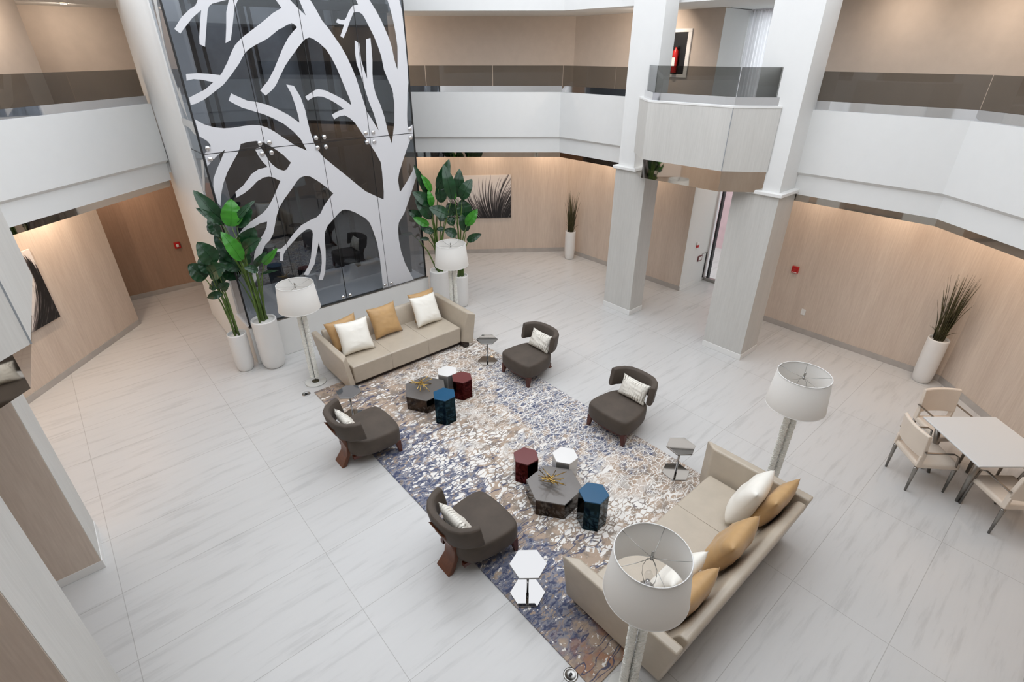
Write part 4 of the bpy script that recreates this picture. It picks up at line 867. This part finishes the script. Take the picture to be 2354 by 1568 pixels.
fe = thing('fire_extinguisher', 'red fire extinguisher inside the white cabinet upstairs', 'fire extinguisher', (10.085, 6.70, 4.45))
mb = MB(); mb.lathe([(.05, 0), (.055, .02), (.055, .33), (.045, .39), (.02, .42), (.018, .45)], 20); mb.build('cylinder', M['red'], fe)
mb = MB(); mb.box((-.057, -.035, .12), (-.0535, .035, .27)); mb.build('sticker', M['whitepl'], fe)
mb = MB(); mb.box((-.02, -.05, .45), (.02, .05, .47)); mb.box((-.012, -.01, .44), (.012, .01, .452)); mb.build('valve', M['black'], fe)
mb = MB(); mb.tube([(0, .03, .46), (-.02, .08, .43), (-.03, .075, .25), (-.03, .06, .15)], .009, 8); mb.build('hose', M['black'], fe)
# sheer curtain upstairs
cu_ = thing('sheer_curtain', 'white sheer curtain at the upstairs window between the pillars', 'curtain', (11.05, 5.36, 3.52))
mb = MB(); n = 90; rows = []
for z in (0, .9, 2.0):
    rows.append([(.025 * math.sin(i * .9) + .01 * math.sin(i * 2.3 + z), -.42 + .86 * i / n, z) for i in range(n + 1)])
vs = [p for r_ in rows for p in r_]; m1 = n + 1
mb.faces(vs, [(k * m1 + i, k * m1 + i + 1, (k + 1) * m1 + i + 1, (k + 1) * m1 + i) for k in range(2) for i in range(n)], 0, True); mb.build('drape', M['sheer'], cu_, fixn=False)
mb = MB(); mb.tube([(0, -.44, 1.97), (0, .44, 1.97)], .008, 8); mb.build('rail', M['white2'], cu_)
# floor outlets with plugged cable
def floor_box(c, label, grp='floor outlets by the sofas'):
    d = thing('floor_outlet', label, 'floor outlet', (c[0], c[1], 0), 0, grp)
    mb = MB(); mb.lathe([(.065, 0), (.065, .004), (.05, .007), (.048, .004), (.01, .004)], 28); mb.build('ring', M['steel'], d)
    mb = MB(); mb.box((-.016, -.010, .004), (.014, .010, .018)); mb.build('plug', M['black'], d, .003)
    return d
floor_box((2.03, 7.38), 'round metal floor outlet below the left lamp of the far sofa')
floor_box((2.085, 1.61), 'round metal floor outlet at the left rug edge near the closest lamp')

# ---------------------------------------------------------------- recessed downlights with their lamps
t = NT('warm_lamp_glow'); em = t.n('ShaderNodeEmission'); em.inputs[0].default_value = (1, .72, .45, 1); em.inputs[1].default_value = 5; t.l(em.outputs[0], t.out.inputs[0]); M['glow'] = t.m
def downlight(x, y, z, power, label, col=(1, .78, .60), aim=None):
    d = thing('recessed_downlight', label, 'ceiling light', (x, y, z), 0, 'warm recessed downlights under the balconies')
    mb = MB(); mb.lathe([(.045, 0), (.06, -.003), (.06, -.012), (.045, -.012)], 20, cap0=False, cap1=False); mb.build('ring', M['white2'], d)
    mb = MB(); mb.lathe([(.044, -.002), (.044, -.006)], 16); mb.build('lens', M['glow'], d)
    ld = bpy.data.lights.new('downlight_lamp', 'AREA'); ld.shape = 'DISK'; ld.size = .12; ld.energy = power * .45; ld.color = col
    lo = bpy.data.objects.new('downlight_lamp', ld); C.objects.link(lo); lo.parent = d; lo.location = (0, 0, -.03)
    o_ = Vector((x - 3.7, y - 4.9, 0)).normalized() if aim is None else Vector(aim); lo.rotation_euler = (o_ * .72 + Vector((0, 0, -.70))).to_track_quat('-Z', 'Y').to_euler()
GEN = 'warm recessed downlight in the balcony underside close to the wood wall'
for (x, y, p) in ((5.7, 12.0, 15), (6.9, 11.1, 15), (8.1, 10.2, 15), (9.25, 9.35, 15), (9.5, 8.1, 15), (9.5, 6.9, 12), (9.5, 3.4, 12), (9.5, 2.2, 15), (9.4, 1.0, 15), (8.5, .1, 15), (7.6, -.8, 15), (-1.6, 8.9, 34), (-.8, 9.8, 34), (.05, 10.75, 34), (1.1, 12.5, 20), (-2.1, 7.6, 16), (10.4, 4.9, 8)):
    downlight(x, y, 2.955, p, GEN)
UPL = 'added warm downlight in the upper corridor ceiling'
for (x, y, p) in ((9.5, 3.0, 11), (9.5, 1.8, 11), (9.2, .7, 11), (8.2, -.3, 11), (-1.5, 9.1, 22), (-.7, 10.0, 22), (.2, 11.0, 20), (1.1, 12.5, 16)):
    downlight(x, y, 5.515, p * .9, UPL, (1, .84, .70))
downlight(5.55, 12.1, 5.515, 85, UPL, (1, .84, .70), (.9, .1, 0)); downlight(9.35, 6.75, 5.515, 44, UPL, (1, .84, .70), (.3, .8, 0))  # added lamps, hidden behind tower and pillar, to brighten the upper back wall
